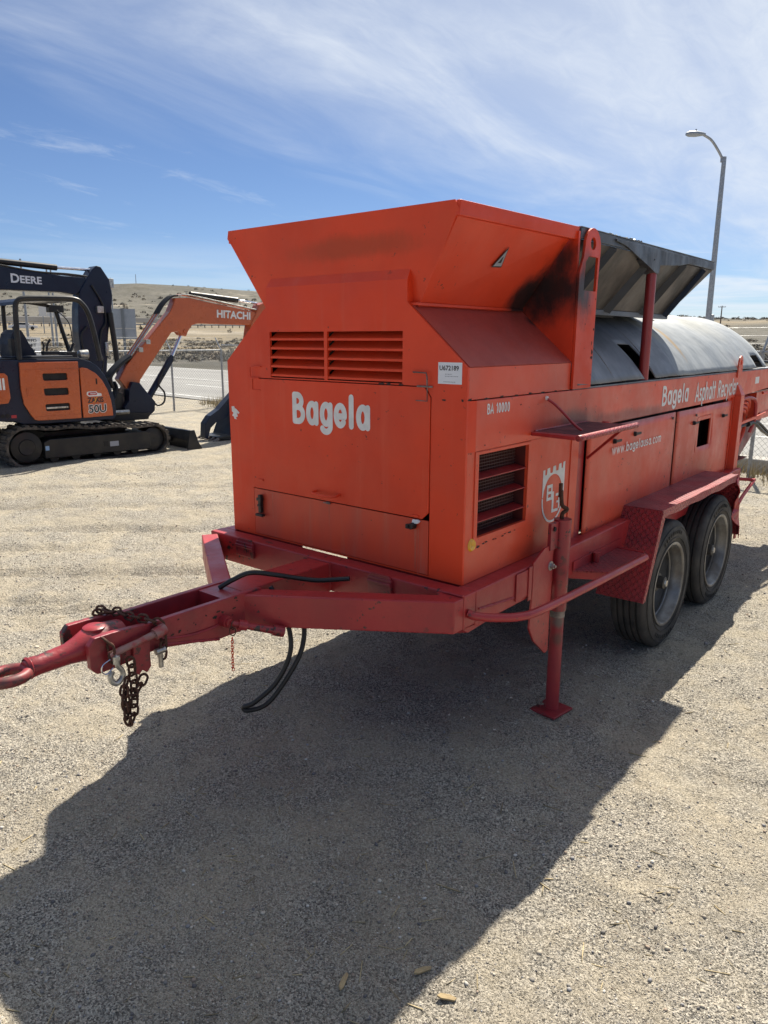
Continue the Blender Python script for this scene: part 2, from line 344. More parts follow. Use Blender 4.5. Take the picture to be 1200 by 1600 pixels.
def print_text(name, text, size, origin, u, v, parent, m='ink', bold=0., wscale=1., depth=.0, lift=.0006):
    c = bpy.data.curves.new(name, 'FONT'); c.body = text; c.size = size; c.offset = bold; c.extrude = depth; c.resolution_u = 3
    o = bpy.data.objects.new(name, c); COL.objects.link(o); dg = bpy.context.evaluated_depsgraph_get()
    me = bpy.data.meshes.new_from_object(o.evaluated_get(dg)); bpy.data.objects.remove(o); bpy.data.curves.remove(c)
    u, v = Vector(u).normalized(), Vector(v).normalized(); nm = u.cross(v)
    for p in me.vertices:
        q = Vector(origin)+u*p.co.x*wscale+v*p.co.y+nm*(p.co.z+lift); p.co = q
    me.materials.clear(); return link(name, me, M[m], parent)
# ================================================================== GROUND AND TERRAIN
def vnoise(x, y, seed=0):
    def h(i, j): 
        n = (i*374761393+j*668265263+seed*974711) & 0xffffffff
        n = ((n ^ (n >> 13))*1274126177) & 0xffffffff
        return ((n ^ (n >> 16)) & 0xffff)/65535.
    xi = np.floor(x).astype(np.int64); yi = np.floor(y).astype(np.int64); fx = x-xi; fy = y-yi
    fx = fx*fx*(3-2*fx); fy = fy*fy*(3-2*fy)
    return (h(xi, yi)*(1-fx)+h(xi+1, yi)*fx)*(1-fy)+(h(xi, yi+1)*(1-fx)+h(xi+1, yi+1)*fx)*fy
def fbm(x, y, s, oct=4, seed=0, g=.5):
    r = 0; a = 1; t = 0
    for k in range(oct): r = r+a*(vnoise(x*s+k*17.3, y*s-k*9.1, seed+k)-.5); t += a; a *= g; s *= 2.03
    return r/t*2
def sstep(a, b, x): t = np.clip((x-a)/(b-a), 0, 1); return t*t*(3-2*t)
def roadv(x, y): return y-(10.7-.13*(x+18))      # how far beyond the near edge of the road
RID_A = [60, 100, 103, 106, 115, 128, 138.4, 144.4, 147.1, 150.1, 153, 156.6, 175, 230]
RID_Z = [24, 24, 24, 25, 33, 46, 55, 60, 61, 59, 60, 63, 60, 40]
def terrain(x, y, far_only=False):
    x = np.asarray(x, float); y = np.asarray(y, float); dx = x-CAM.x; dy = y-CAM.y; r = np.hypot(dx, dy)
    az = np.degrees(np.arctan2(dy, dx)) % 360
    v = roadv(x, y)
    base = np.interp(r, [0, 60, 90, 120, 160, 300, 400, 460, 3000], [0, 0, .5, 1.6, 3, 8, 11, 13, 13])*sstep(11, 20, v)
    rid = np.interp(az, RID_A, RID_Z, left=24, right=30)
    up = sstep(430, 900, r)**.85; down = 1-.6*sstep(950, 1500, r)
    gul = np.abs(fbm(x, y, 1/150., 4, 5))*2
    hill = (rid-13)*up*down*(1-.36*sstep(.0, .8, 1-gul)*np.sin(np.clip(up, 0, 1)*np.pi))
    z = base+hill+fbm(x, y, 1/60., 3, 9)*sstep(100, 500, r)*1.6*(1-.75*up)
    near = 1-sstep(14, 40, r)
    # gentle unevenness, ruts and kicked-up gravel of the yard
    z += near*(fbm(x, y, 1.1, 4, 21)*.026+fbm(x, y, 7, 4, 31)*.020*(1-.6*sstep(6, 12, r)))*1.0
    rut = np.exp(-((x-.42+.05*np.sin(y*1.3))/.09)**2)+np.exp(-((x+1.6-.06*np.sin(y))/.10)**2)
    z -= near*rut*.010*(.6+.4*np.sin(y*70))*sstep(-3, -1, y)
    z -= near*.012*np.exp(-((x+5.2+.18*y)/.22)**2)
    p = -.64*x+.77*y+.16*np.sin((.77*x+.64*y)*.9)+fbm(x, y, .5, 2, 55)*.25; q = .77*x+.64*y
    for p0 in (1.6, 1.78, 2.35, 2.9, 3.05, 3.7, 4.5, 4.65, 5.6, 6.6, 6.8, 8.2):
        m_ = sstep(.42, .6, vnoise(q*.7+p0*9, p*0+p0*5, 61)); z -= near*.045*m_*np.maximum(0, 1-np.abs(p-p0)/(.07+.012*p0))*sstep(-1.7, -2.3, x)
    p = x-1.15+.25*np.sin(y*.6)
    for p0 in (0, .35, .62): z -= near*.008*np.exp(-((p-p0)/.05)**2)*(.5+.5*np.sin(y*55))*sstep(.35, .6, vnoise(y*.8, x*0+p0, 71))
    return z
def make_ground():
    a1 = np.radians(np.arange(88, 172, .3)); a2 = np.radians(np.arange(172, 448, 4.)); A = np.concatenate([a1, a2]); nA = len(A)
    Rr = np.concatenate([[0.], np.geomspace(.4, 11, 430), np.geomspace(11.3, 100, 110), np.geomspace(103, 4500, 130)]); nR = len(Rr)
    rr, aa = np.meshgrid(Rr, A, indexing='ij'); X = CAM.x+rr*np.cos(aa); Y = CAM.y+rr*np.sin(aa); Z = terrain(X, Y)
    V = np.stack([X, Y, Z], -1).reshape(-1, 3)
    i, j = np.meshgrid(np.arange(nR-1), np.arange(nA), indexing='ij'); j2 = (j+1) % nA
    F = np.stack([i*nA+j, (i+1)*nA+j, (i+1)*nA+j2, i*nA+j2], -1).reshape(-1, 4)
    me = bpy.data.meshes.new('ground'); me.from_pydata(V.tolist(), [], F.tolist()); me.polygons.foreach_set('use_smooth', [True]*len(F))
    return me
def ground_mat():
    m = bpy.data.materials.new('gravelly_dirt'); m.use_nodes = True; t = m.node_tree; n = t.nodes; L = t.links; b = n['Principled BSDF']
    b.inputs['Roughness'].default_value = .95; b.inputs['Specular IOR Level'].default_value = .15
    g = n.new('ShaderNodeNewGeometry'); P = g.outputs['Position']
    def noise(s, d=5, r=.55, st=None):
        q = n.new('ShaderNodeTexNoise'); q.inputs['Scale'].default_value = s; q.inputs['Detail'].default_value = d; q.inputs['Roughness'].default_value = r
        if st:
            mp = n.new('ShaderNodeMapping'); mp.inputs['Scale'].default_value = st; L.new(P, mp.inputs[0]); L.new(mp.outputs[0], q.inputs['Vector'])
        else: L.new(P, q.inputs['Vector'])
        return q.outputs[0]
    def vor(s, f='F1', out='Distance'):
        q = n.new('ShaderNodeTexVoronoi'); q.feature = f; q.inputs['Scale'].default_value = s; L.new(P, q.inputs['Vector']); return q.outputs[out]
    def ramp(v, a, c, lo=0., hi=1.):
        r = n.new('ShaderNodeMapRange'); r.interpolation_type = 'SMOOTHSTEP'; L.new(v, r.inputs[0])
        for i, k in ((1, a), (2, c), (3, lo), (4, hi)): r.inputs[i].default_value = k
        return r.outputs[0]
    def mth(op, a, c):
        q = n.new('ShaderNodeMath'); q.operation = op
        for i, v in enumerate((a, c)):
            if isinstance(v, (int, float)): q.inputs[i].default_value = v
            else: L.new(v, q.inputs[i])
        return q.outputs[0]
    def mix(f, a, c, bt='MIX'):
        q = n.new('ShaderNodeMixRGB'); q.blend_type = bt
        if isinstance(f, (int, float)): q.inputs[0].default_value = f
        else: L.new(f, q.inputs[0])
        for i, v in ((1, a), (2, c)):
            if isinstance(v, tuple): q.inputs[i].default_value = (*v, 1)
            else: L.new(v, q.inputs[i])
        return q.outputs[0]
    sand = mix(ramp(noise(1.3, 6, .6), .35, .68), (.56, .485, .355), (.46, .405, .31))
    sand = mix(ramp(noise(7, 6, .65), .42, .7), sand, (.62, .54, .40))
    # gravel: small stones of mixed tone
    c1 = n.new('ShaderNodeSeparateXYZ'); L.new(vor(210, 'F1', 'Color'), c1.inputs[0])
    st = mix(c1.outputs[0], (.12, .115, .105), (.74, .68, .57)); st = mix(ramp(c1.outputs[1], .86, .9), st, (.10, .095, .09))
    gm = ramp(noise(2.2, 6, .7), .38, .60, .30, .9)
    near = mix(gm, sand, st)
    c2 = n.new('ShaderNodeSeparateXYZ'); L.new(vor(75, 'F1', 'Color'), c2.inputs[0])
    near = mix(mth('MULTIPLY', ramp(c2.outputs[2], .84, .88), ramp(vor(75), .25, .4, .8, 0)), near, mix(c2.outputs[0], (.15, .145, .14), (.62, .58, .52)))
    near = mix(ramp(noise(26, 6, .7), .58, .7, 0, .22), near, (.15, .14, .125))
    near = mix(ramp(noise(.35, 5, .6), .5, .7, 0, .35), near, (.25, .215, .165))
    # far country: dry grass, scrub hills
    sep = n.new('ShaderNodeSeparateXYZ'); L.new(P, sep.inputs[0]); Z = sep.outputs[2]
    tan = mix(ramp(noise(.05, 6, .6, (1, 1, .2)), .4, .62), (.25, .205, .14), (.18, .158, .12))
    hillc = mix(ramp(noise(.012, 8, .65), .4, .62), (.150, .140, .118), (.105, .100, .087))
    hillc = mix(ramp(noise(.16, 6, .75), .50, .62, 0, .8), hillc, (.075, .075, .055)); hillc = mix(ramp(noise(.03, 8, .7), .5, .62, 0, .5), hillc, (.09, .083, .065))
    far = mix(mth('MAXIMUM', ramp(Z, 9., 14.), ramp(sep.outputs[0], -75, -48)), tan, hillc)
    far = mix(ramp(noise(.018, 5, .6), .6, .7, 0, .7), far, (.38, .33, .26))
    vm = n.new('ShaderNodeVectorMath'); vm.operation = 'DISTANCE'; L.new(P, vm.inputs[0]); vm.inputs[1].default_value = tuple(CAM)
    dist = vm.outputs['Value']
    col = mix(ramp(dist, 24, 48), near, far); L.new(col, b.inputs['Base Color'])
    # relief
    h1 = mth('MULTIPLY', ramp(vor(210), .0, .55, 1, 0), 1.0); h2 = mth('MULTIPLY', ramp(vor(75), .05, .45, 1, 0), ramp(c2.outputs[2], .55, .75))
    hh = mth('ADD', mth('MULTIPLY', h1, .5), mth('MULTIPLY', h2, 1.2)); hh = mth('ADD', hh, mth('MULTIPLY', noise(30, 6, .7), 2.2))
    bp = n.new('ShaderNodeBump'); bp.inputs['Strength'].default_value = 1.0; bp.inputs['Distance'].default_value = .011; L.new(hh, bp.inputs['Height'])
    b3 = n.new('ShaderNodeBump'); b3.inputs['Strength'].default_value = .8; b3.inputs['Distance'].default_value = .05; L.new(noise(5.5, 8, .72), b3.inputs['Height']); L.new(bp.outputs[0], b3.inputs['Normal']); bp = b3
    b2 = n.new('ShaderNodeBump'); b2.inputs['Distance'].default_value = .9; L.new(noise(.3, 8, .7), b2.inputs['Height']); L.new(bp.outputs[0], b2.inputs['Normal'])
    L.new(ramp(dist, 30, 120, 0, .7), b2.inputs['Strength']); L.new(b2.outputs[0], b.inputs['Normal'])
    return m
GM = ground_mat()
tag(link('ground', make_ground(), GM), kind='structure')
def tz(x, y): return float(terrain(x, y))

# ---- loose stones of the yard: real pebbles, joined
def tint_mat(name, rough=.9):
    m = bpy.data.materials.new(name); m.use_nodes = True; n = m.node_tree.nodes; b = n['Principled BSDF']; b.inputs['Roughness'].default_value = rough
    b.inputs['Specular IOR Level'].default_value = .25
    a = n.new('ShaderNodeVertexColor'); a.layer_name = 'tint'; m.node_tree.links.new(a.outputs[0], b.inputs['Base Color']); return m
TM = tint_mat('mixed_stone')
t5 = (1+5**.5)/2
ICO = np.array([(-1, t5, 0), (1, t5, 0), (-1, -t5, 0), (1, -t5, 0), (0, -1, t5), (0, 1, t5), (0, -1, -t5), (0, 1, -t5), (t5, 0, -1), (t5, 0, 1), (-t5, 0, -1), (-t5, 0, 1)])/1.9
ICF = np.array([(0, 11, 5), (0, 5, 1), (0, 1, 7), (0, 7, 10), (0, 10, 11), (1, 5, 9), (5, 11, 4), (11, 10, 2), (10, 7, 6), (7, 1, 8), (3, 9, 4), (3, 4, 2), (3, 2, 6), (3, 6, 8), (3, 8, 9), (4, 9, 5), (2, 4, 11), (6, 2, 10), (8, 6, 7), (9, 8, 1)])
def scatter(name, X, Y, size, cols, flat=(.45, .8), sink=.25, T=ICO, F=ICF, jit=.22, kind='stuff', label=None, cat=None, stretch=None, mat_=None):
    n = len(X); Z = terrain(X, Y); k = len(T); a = rng.uniform(0, 2*np.pi, n); sy = rng.uniform(.6, 1., n); sz = rng.uniform(*flat, n)
    sx_ = np.ones(n) if stretch is None else stretch
    V = T[None]*(1+rng.uniform(-jit, jit, (n, k, 1))); V = V*np.stack([sx_, sy, sz], -1)[:, None, :]*size[:, None, None]
    c, s_ = np.cos(a)[:, None], np.sin(a)[:, None]; x = V[..., 0]*c-V[..., 1]*s_; y = V[..., 0]*s_+V[..., 1]*c
    V = np.stack([x+X[:, None], y+Y[:, None], V[..., 2]+(Z+size*sz*(1-2*sink)*.6)[:, None]], -1).reshape(-1, 3)
    FF = (F[None]+(np.arange(n)*k)[:, None, None]).reshape(-1, 3)
    me = bpy.data.meshes.new(name); me.vertices.add(len(V)); me.vertices.foreach_set('co', V.ravel())
    me.loops.add(len(FF)*3); me.polygons.add(len(FF)); me.loops.foreach_set('vertex_index', FF.ravel())
    me.polygons.foreach_set('loop_start', np.arange(len(FF))*3); me.update(calc_edges=True)
    ca = me.color_attributes.new('tint', 'FLOAT_COLOR', 'POINT'); cc = np.concatenate([np.repeat(cols, k, 0), np.ones((n*k, 1))], 1); ca.data.foreach_set('color', cc.ravel())
    return tag(link(name, me, mat_ or TM), kind=kind, label=label, cat=cat)
def stone_cols(n):
    pal = np.array([(.42, .37, .29), (.52, .46, .37), (.27, .25, .22), (.16, .15, .145), (.33, .26, .2), (.55, .52, .46), (.30, .29, .28)])
    return pal[rng.choice(len(pal), n, p=[.26, .2, .18, .1, .1, .06, .1])]*rng.uniform(.8, 1.15, (n, 1))
n_ = 95000; az = np.radians(rng.uniform(96, 164, n_)); rr = 1.25*np.exp(rng.uniform(0, 1, n_)**.9*math.log(8.5))
X = CAM.x+rr*np.cos(az); Y = CAM.y+rr*np.sin(az)
keep = (fbm(X, Y, 1.7, 4, 77) > rng.uniform(-.6, .25, n_)); X, Y, rr = X[keep], Y[keep], rr[keep]; n_ = len(X)
sz = .0017*np.exp(rng.exponential(.30, n_))*np.clip((rr/2.2)**.45, .85, 2.0); sz = np.minimum(sz, .008)
scatter('loose_gravel', X, Y, sz, stone_cols(n_), label='loose mixed gravel scattered over the yard dirt')
n_ = 130; az = np.radians(rng.uniform(96, 164, n_)); rr = 1.4*np.exp(rng.uniform(0, 1, n_)*math.log(7))
scatter('scattered_stones', CAM.x+rr*np.cos(az), CAM.y+rr*np.sin(az), rng.uniform(.004, .010, n_)*np.clip(rr/2.5, .7, 1.4), stone_cols(n_), label='larger single stones lying among the gravel')
# straw, twigs and wood chips
n_ = 420; az = np.radians(rng.uniform(96, 164, n_)); rr = 1.4*np.exp(rng.uniform(0, 1, n_)**1.3*math.log(5))
BX = np.array([(-1, -1, -1), (1, -1, -1), (1, 1, -1), (-1, 1, -1), (-1, -1, 1), (1, -1, 1), (1, 1, 1), (-1, 1, 1)])*1.; BF = np.array([(0, 3, 2), (0, 2, 1), (4, 5, 6), (4, 6, 7), (0, 1, 5), (0, 5, 4), (1, 2, 6), (1, 6, 5), (2, 3, 7), (2, 7, 6), (3, 0, 4), (3, 4, 7)])
scatter('dry_straw', CAM.x+rr*np.cos(az), CAM.y+rr*np.sin(az), rng.uniform(.0008, .0016, n_), np.array([(.42, .34, .2)])*rng.uniform(.6, 1.2, (n_, 1)), flat=(.6, 1.), sink=-.4, T=BX, F=BF, jit=.25, stretch=rng.uniform(8, 26, n_), label='dry straw and twig bits on the dirt')
# a few wood chips near the lower edge of the photo: things one can count
for k, (x, y, s, a, txt) in enumerate([(.60, -.93, .026, .6, 'pale split wood chip lying in the sun nearest the shadow tip'), (.73, -1.05, .034, 1.9, 'long yellowish wood splinter lying in the sunlit dirt nearest the camera'),
                                  (.50, -.90, .03, 1.2, 'thin tan wood chip standing proud of the dirt right at the shadow edge'), (.36, -1.06, .035, 2.0, 'greyish wood splinter in the shade near the lower edge')]):
    mb = MB(); mb.prism([(-s, -.004), (-s*.6, -.008), (s*.8, -.006), (s, .002), (s*.3, .007), (-s*.7, .005)], 'z', 0, .006)
    o = mb.build('wood_chip', mat('wood_chip_%d' % k, (.42, .32, .17), (.3, .22, .12), rough=.9, nscale=60, nstretch=(1, 6, 1)), loc=(x, y, tz(x, y)+.004), bevel=.001); o.rotation_euler = (.15, .2, a); tag(o, txt, 'wood chip', 'wood chips on the dirt')

# ---- road, kerb, markings
def strip(name, x0, x1, off, w, z, m, step=2.):
    xs = np.arange(x0, x1+.1, step); mb = MB(); v = []
    for x in xs:
        y = 10.7-.13*(x+18)+off; v += [(x, y, z), (x, y+w, z)]
    mb.add(v, [(2*i, 2*i+2, 2*i+3, 2*i+1) for i in range(len(xs)-1)]); return mb.build(name, m)
road_m = mat('sun_bleached_asphalt', (.27, .265, .25), (.21, .205, .195), rough=.9, nscale=.35, nstretch=(.3, 1.5, 1), bump=.3, bscale=30)
tag(strip('road', -160, 90, 0, 11.3, .025, road_m), kind='structure')
paint_m = mat('road_paint', (.72, .72, .70), (.5, .5, .48), rough=.7, nscale=3)
tag(strip('road_edge_line', -160, 90, .45, .12, .03, paint_m), kind='structure')
tag(strip('road_edge_line', -160, 90, 10.7, .12, .03, paint_m), kind='structure')
tag(strip('road_lane_line', -160, 90, 5.4, .12, .03, paint_m), kind='structure')
for x in np.arange(-70, 10, 6.): tag(strip('road_dash', x, x+2.6, 3.2, .12, .03, paint_m, 1.3), kind='structure')
kb = MB(); kb.beam((-9, 10.45-.13*(-9+18), .06), (90, 10.45-.13*(90+18), .06), .30, .22); tag(kb.build('kerb', 'concrete', bevel=.02), kind='structure')
# far road on its dark embankment
fr = MB(); A_ = np.radians(np.arange(136, 175, 1.5)); v = []
for a in A_:
    for r_, dz in ((286, .1), (288, 1.7), (300, 1.8), (302, .1)):
        x, y = CAM.x+r_*math.cos(a), CAM.y+r_*math.sin(a); v.append((x, y, tz(x, y)+dz))
fr.add(v, [(4*i+k, 4*i+4+k, 4*i+5+k, 4*i+1+k) for i in range(len(A_)-1) for k in range(3)])
tag(fr.build('far_road', mat('far_asphalt', (.09, .085, .08), (.13, .12, .11), rough=.9, nscale=.1)), kind='structure')

# ---- scrub: dry bushes on the verge beyond the road and on the hills
def scrub(name, X, Y, size, label, leaf, per):
    n = len(X); Z = terrain(X, Y); V = []; Cc = []
    c = rng.normal(0, 1, (n, per, 3)); c /= np.linalg.norm(c, axis=-1, keepdims=True)+1e-6; c *= rng.uniform(.25, 1, (n, per, 1))**.5
    c[..., 2] = np.abs(c[..., 2])*.75; c *= size[:, None, None]*np.array([1, 1, .9]); c += np.stack([X, Y, Z-.05*size], -1)[:, None, :]
    t = rng.normal(0, 1, (n, per, 3, 3))*(size[:, None, None, None]*leaf); V = (c[:, :, None, :]+t).reshape(-1, 3); m_ = n*per
    FF = np.arange(m_*3).reshape(-1, 3); me = bpy.data.meshes.new(name); me.vertices.add(len(V)); me.vertices.foreach_set('co', V.ravel())
    me.loops.add(m_*3); me.polygons.add(m_); me.loops.foreach_set('vertex_index', FF.ravel()); me.polygons.foreach_set('loop_start', np.arange(m_)*3); me.update(calc_edges=True)
    pal = np.array([(.22, .195, .16), (.28, .25, .20), (.16, .15, .12), (.24, .20, .15)])
    cols = np.repeat(pal[rng.integers(0, 4, n)]*rng.uniform(.8, 1.2, (n, 1)), per*3, 0)*rng.uniform(.75, 1.25, (n*per, 1)).repeat(3, 0)
    ca = me.color_attributes.new('tint', 'FLOAT_COLOR', 'POINT'); ca.data.foreach_set('color', np.concatenate([cols, np.ones((len(cols), 1))], 1).ravel())
    return tag(link(name, me, TM), label=label, kind='stuff')
n_ = 3200; az = np.radians(rng.uniform(98, 164, n_)); rr = rng.uniform(58, 125, n_); X = CAM.x+rr*np.cos(az); Y = CAM.y+rr*np.sin(az)
k = (roadv(X, Y) > 13)&(fbm(X, Y, .05, 3, 3) > -.25); X, Y = X[k], Y[k]; scrub('verge_scrub', X, Y, rng.uniform(.22, .62, len(X)), 'grey brown leafless scrub along the far side of the road', .16, 46)
n_ = 3400; az = np.radians(rng.uniform(98, 164, n_)); rr = rng.uniform(130, 1000, n_); X = CAM.x+rr*np.cos(az); Y = CAM.y+rr*np.sin(az)
k = (fbm(X, Y, .008, 3, 13) > -.05)&(rr > 320) | (rng.uniform(0, 1, n_) < .12); X, Y, rr = X[k], Y[k], rr[k]; scrub('hill_scrub', X, Y, rng.uniform(.7, 2.4, len(X))*np.clip(rr/600, .5, 1.2), 'dark juniper scrub dotted over the bare hills', .22, 34)
# dry weeds along the fence
n_ = 1100; t_ = rng.uniform(0, 1, n_); X = -14.6+t_*17+rng.normal(0, .3, n_); Y = 10.0-.156*(X+14.6)+rng.normal(.1, .35, n_)
def weeds(name, X, Y, label, hmin=.05, hmax=.25, per=14, base=(.36, .29, .16)):
    n = len(X); Z = terrain(X, Y); h = rng.uniform(hmin, hmax, (n, per)); a = rng.uniform(0, 6.28, (n, per)); b = rng.uniform(.0, .6, (n, per))*h
    p0 = np.stack([X[:, None]+rng.normal(0, .04, (n, per)), Y[:, None]+rng.normal(0, .04, (n, per)), np.repeat(Z[:, None], per, 1)-.01], -1)
    top = p0+np.stack([b*np.cos(a), b*np.sin(a), h], -1); w = .006*np.stack([-np.sin(a), np.cos(a), np.zeros_like(a)], -1)
    V = np.stack([p0-w, p0+w, top], 2).reshape(-1, 3); m_ = n*per; me = bpy.data.meshes.new(name); me.vertices.add(len(V)); me.vertices.foreach_set('co', V.ravel())
    me.loops.add(m_*3); me.polygons.add(m_); me.loops.foreach_set('vertex_index', np.arange(m_*3)); me.polygons.foreach_set('loop_start', np.arange(m_)*3); me.update(calc_edges=True)
    cols = np.repeat(np.array([base])*rng.uniform(.6, 1.25, (m_, 1)), 3, 0); ca = me.color_attributes.new('tint', 'FLOAT_COLOR', 'POINT'); ca.data.foreach_set('color', np.concatenate([cols, np.ones((len(cols), 1))], 1).ravel())
    tag(link(name, me, TM), label=label, kind='stuff')
weeds('dry_weeds', X, Y, 'short dry weeds along the foot of the chain link fence')
# ================================================================== THE TRAILER
T0 = (-.667, 1.9, 0)
T = empty('asphalt_recycler_trailer', T0, label='big red two-axle asphalt recycler trailer with flared hopper and grey drum cover', cat='trailer')
OFFS[T.name] = (.667, -1.9, 0)
XL = -1.335
# --- engine house: front plate with one opening for the two doors and one for the louvres
fp = [(0, .746), (0, 1.555), (-.26, 1.775), (-.275, 1.79), (-.275, 1.87), (-1.05, 1.87), (-1.05, 1.79), (-1.075, 1.775), (XL, 1.555), (XL, .746)]
dh = [(-1.180, .752), (-.157, .752), (-.157, 1.445), (-.185, 1.484), (-1.180, 1.484)]
lh = [(-1.037, 1.489), (-.707, 1.489), (-.707, 1.684), (-1.037, 1.684)]
lh2 = [(-.689, 1.489), (-.295, 1.489), (-.295, 1.684), (-.689, 1.684)]
mb = MB(); mb.prism(fp, 'y', 0, .012, holes=[dh, lh, lh2]); front = mb.build('front_plate', 'red', T)
mb = MB(); mb.prism([(-1.26, .76), (-.02, .76), (-.02, 1.53), (-.27, 1.74), (-1.06, 1.74), (-1.26, 1.55)], 'y', .08, .09); mb.build('inner_backing', 'dark', T)
# collar top, folded back to meet the hopper wall
mb = MB(); mb.hexa([(-1.05, 0, 1.8702), (-.275, 0, 1.8702), (-.275, .05, 1.8702), (-1.05, .05, 1.8702), (-1.035, .030, 1.925), (-.278, .030, 1.925), (-.278, .05, 1.925), (-1.035, .05, 1.925)])
mb.hexa([(-1.05, .0122, 1.79), (-1.045, .0122, 1.79), (-1.045, .05, 1.79), (-1.05, .05, 1.79), (-1.05, .0122, 1.87), (-1.045, .0122, 1.87), (-1.045, .05, 1.87), (-1.05, .05, 1.87)])
mb.hexa([(-.280, .0122, 1.78), (-.275, .0122, 1.78), (-.275, .05, 1.78), (-.280, .05, 1.78), (-.280, .0122, 1.87), (-.275, .0122, 1.87), (-.275, .05, 1.87), (-.280, .05, 1.87)])
mb.build('collar', 'red', T)
# doors
mb = MB(); mb.box((-1.33, .013, .70), (-.88, .02, .765)); mb.box((-.60, .013, .70), (-.005, .02, .765)); mb.build('sill_plate', 'frame', T)
mb = MB(); mb.prism([(-1.177, .976), (-.190, .976), (-.160, 1.005), (-.160, 1.443), (-.187, 1.4805), (-1.177, 1.4805)], 'y', -.004, .004); door = mb.build('engine_door', 'red', T, bevel=.0015)
mb = MB(); mb.prism([(-1.177, .755), (-.161, .755), (-.161, .9715), (-1.177, .9715)], 'y', -.001, .006); mb.build('lower_panel', mat('grimy_lower_red', (.68, .062, .020), (.56, .062, .030), rough=.42, nscale=2.5, nstretch=(2, 2, .5), chips=.72, dents=.2, streaks=(.5, .16, .1)), T, bevel=.001)
# louvres
mb = MB()
def slat(x0, x1, z):
    me = MB().hexa([(x0, .004, z), (x1, .004, z), (x1, .050, z+.030), (x0, .050, z+.030), (x0, .004, z+.003), (x1, .004, z+.003), (x1, .050, z+.033), (x0, .050, z+.033)])
    me.hexa([(x0, .002, z-.006), (x1, .002, z-.006), (x1, .0048, z-.006), (x0, .0048, z-.006), (x0, .002, z+.003), (x1, .002, z+.003), (x1, .004, z+.003), (x0, .004, z+.003)]); return me
for (x0, x1) in ((-1.036, -.708), (-.688, -.296)):
    me = slat(x0, x1, 0).mesh('louvre_slat')
    for k in range(5): link('louvre_slat', me, M['red'], front, (0, 0, 1.500+.0385*k))
# hinges of bent wire, handles, latches
for (xa, s) in ((-1.145, -1), (-.185, 1)):
    mb = MB(); mb.tube([(xa-.05*s, -.004, 1.533), (xa-.05*s, -.012, 1.535), (xa+.012*s, -.014, 1.533), (xa+.016*s, -.014, 1.52), (xa+.016*s, -.012, 1.488)], .0028, 6)
    mb.tube([(xa-.035, -.005, 1.483), (xa+.035, -.005, 1.483)], .0035, 8); mb.tube([(xa+.012*s, -.006, 1.478), (xa+.012*s, -.006, 1.43), (xa-.04*s, -.006, 1.43)], .002, 5)
    mb.build('hinge', 'bare' if s > 0 else 'red', T)
mb = MB(); mb.tube(catmull([(-.765, -.004, 1.012), (-.76, -.03, 1.008), (-.70, -.036, 1.004), (-.63, -.034, 1.008), (-.624, -.004, 1.014)], 5), .0055, 8); mb.build('door_handle', 'red', T)
mb = MB(); mb.box((-.700, -.009, .964), (-.678, -.004, .974)); mb.tube([(-.715, -.010, .968), (-.675, -.010, .970)], .0025, 6); mb.build('door_catch', 'bare', T, bevel=.002)
for (x, z) in ((-1.12, 1.018), (-.22, .985)):
    mb = MB(); mb.box((x-.016, -.010, z-.004), (x+.016, -.004, z+.004)); mb.build('rivet_plate', 'red', T, bevel=.002)
mb = MB(); mb.box((-1.131, -.022, .862), (-1.113, -.004, .948)); mb.box((-1.138, -.026, .92), (-1.106, -.006, .934)); mb.box((-1.134, -.026, .893), (-1.110, -.006, .903)); mb.box((-1.146, -.028, .846), (-1.098, -.008, .858))
mb.build('rubber_latch', 'black', T, bevel=.003)
mb = MB(); mb.lathe([(-.03, 0), (-.03, .012), (-.004, .014)], 'y', (-.228, 0, .945), 14); mb.box((-.252, -.03, .934), (-.228, -.016, .952)); mb.build('door_lock', 'black', T, bevel=.002)
mb = MB(); mb.prism([(-.236, .952), (-.205, .956), (-.196, .966), (-.205, .972), (-.232, .970)], 'y', -.012, -.001); mb.build('lock_filler', 'label', T, bevel=.003)
# lettering on the front
lettering('front_lettering', 'Bagela', .112, .235, (-.893, -.0042, 1.308), (1, 0, 0), (0, 0, 1), T, wscale=1.08, gap=.19)
mb = MB(); mb.box((-.128, -.0012, 1.496), (-.024, -.0002, 1.573)); lab = mb.build('stock_label', 'label', T); lab['label'] = 'white stock number sticker'
print_text('label_number', 'U672189', .0235, (-.1225, -.0014, 1.545), (1, 0, 0), (0, 0, 1), lab, bold=.0004, wscale=.98)
for (z, x0, x1) in ((1.531, -.097, -.068), (1.5235, -.097, -.040), (1.5035, -.103, -.052)):
    mb = MB()
    x = x0
    while x < x1: w = random.uniform(.003, .008); mb.box((x, -.00175, z-.0012), (min(x+w, x1), -.0014, z+.0012)); x += w+.0022
    mb.build('label_fine_print', 'grey_ink', lab)
mb = MB(); mb.prism([(-1.318, 1.345), (-1.300, 1.347), (-1.296, 1.338), (-1.284, 1.334), (-1.262, 1.318), (-1.272, 1.312), (-1.282, 1.318), (-1.276, 1.300), (-1.290, 1.296), (-1.284, 1.286), (-1.300, 1.288), (-1.305, 1.298), (-1.316, 1.302), (-1.306, 1.315), (-1.317, 1.322)], 'y', -.001, -.0003)
mb.build('torn_sticker', 'white', T)
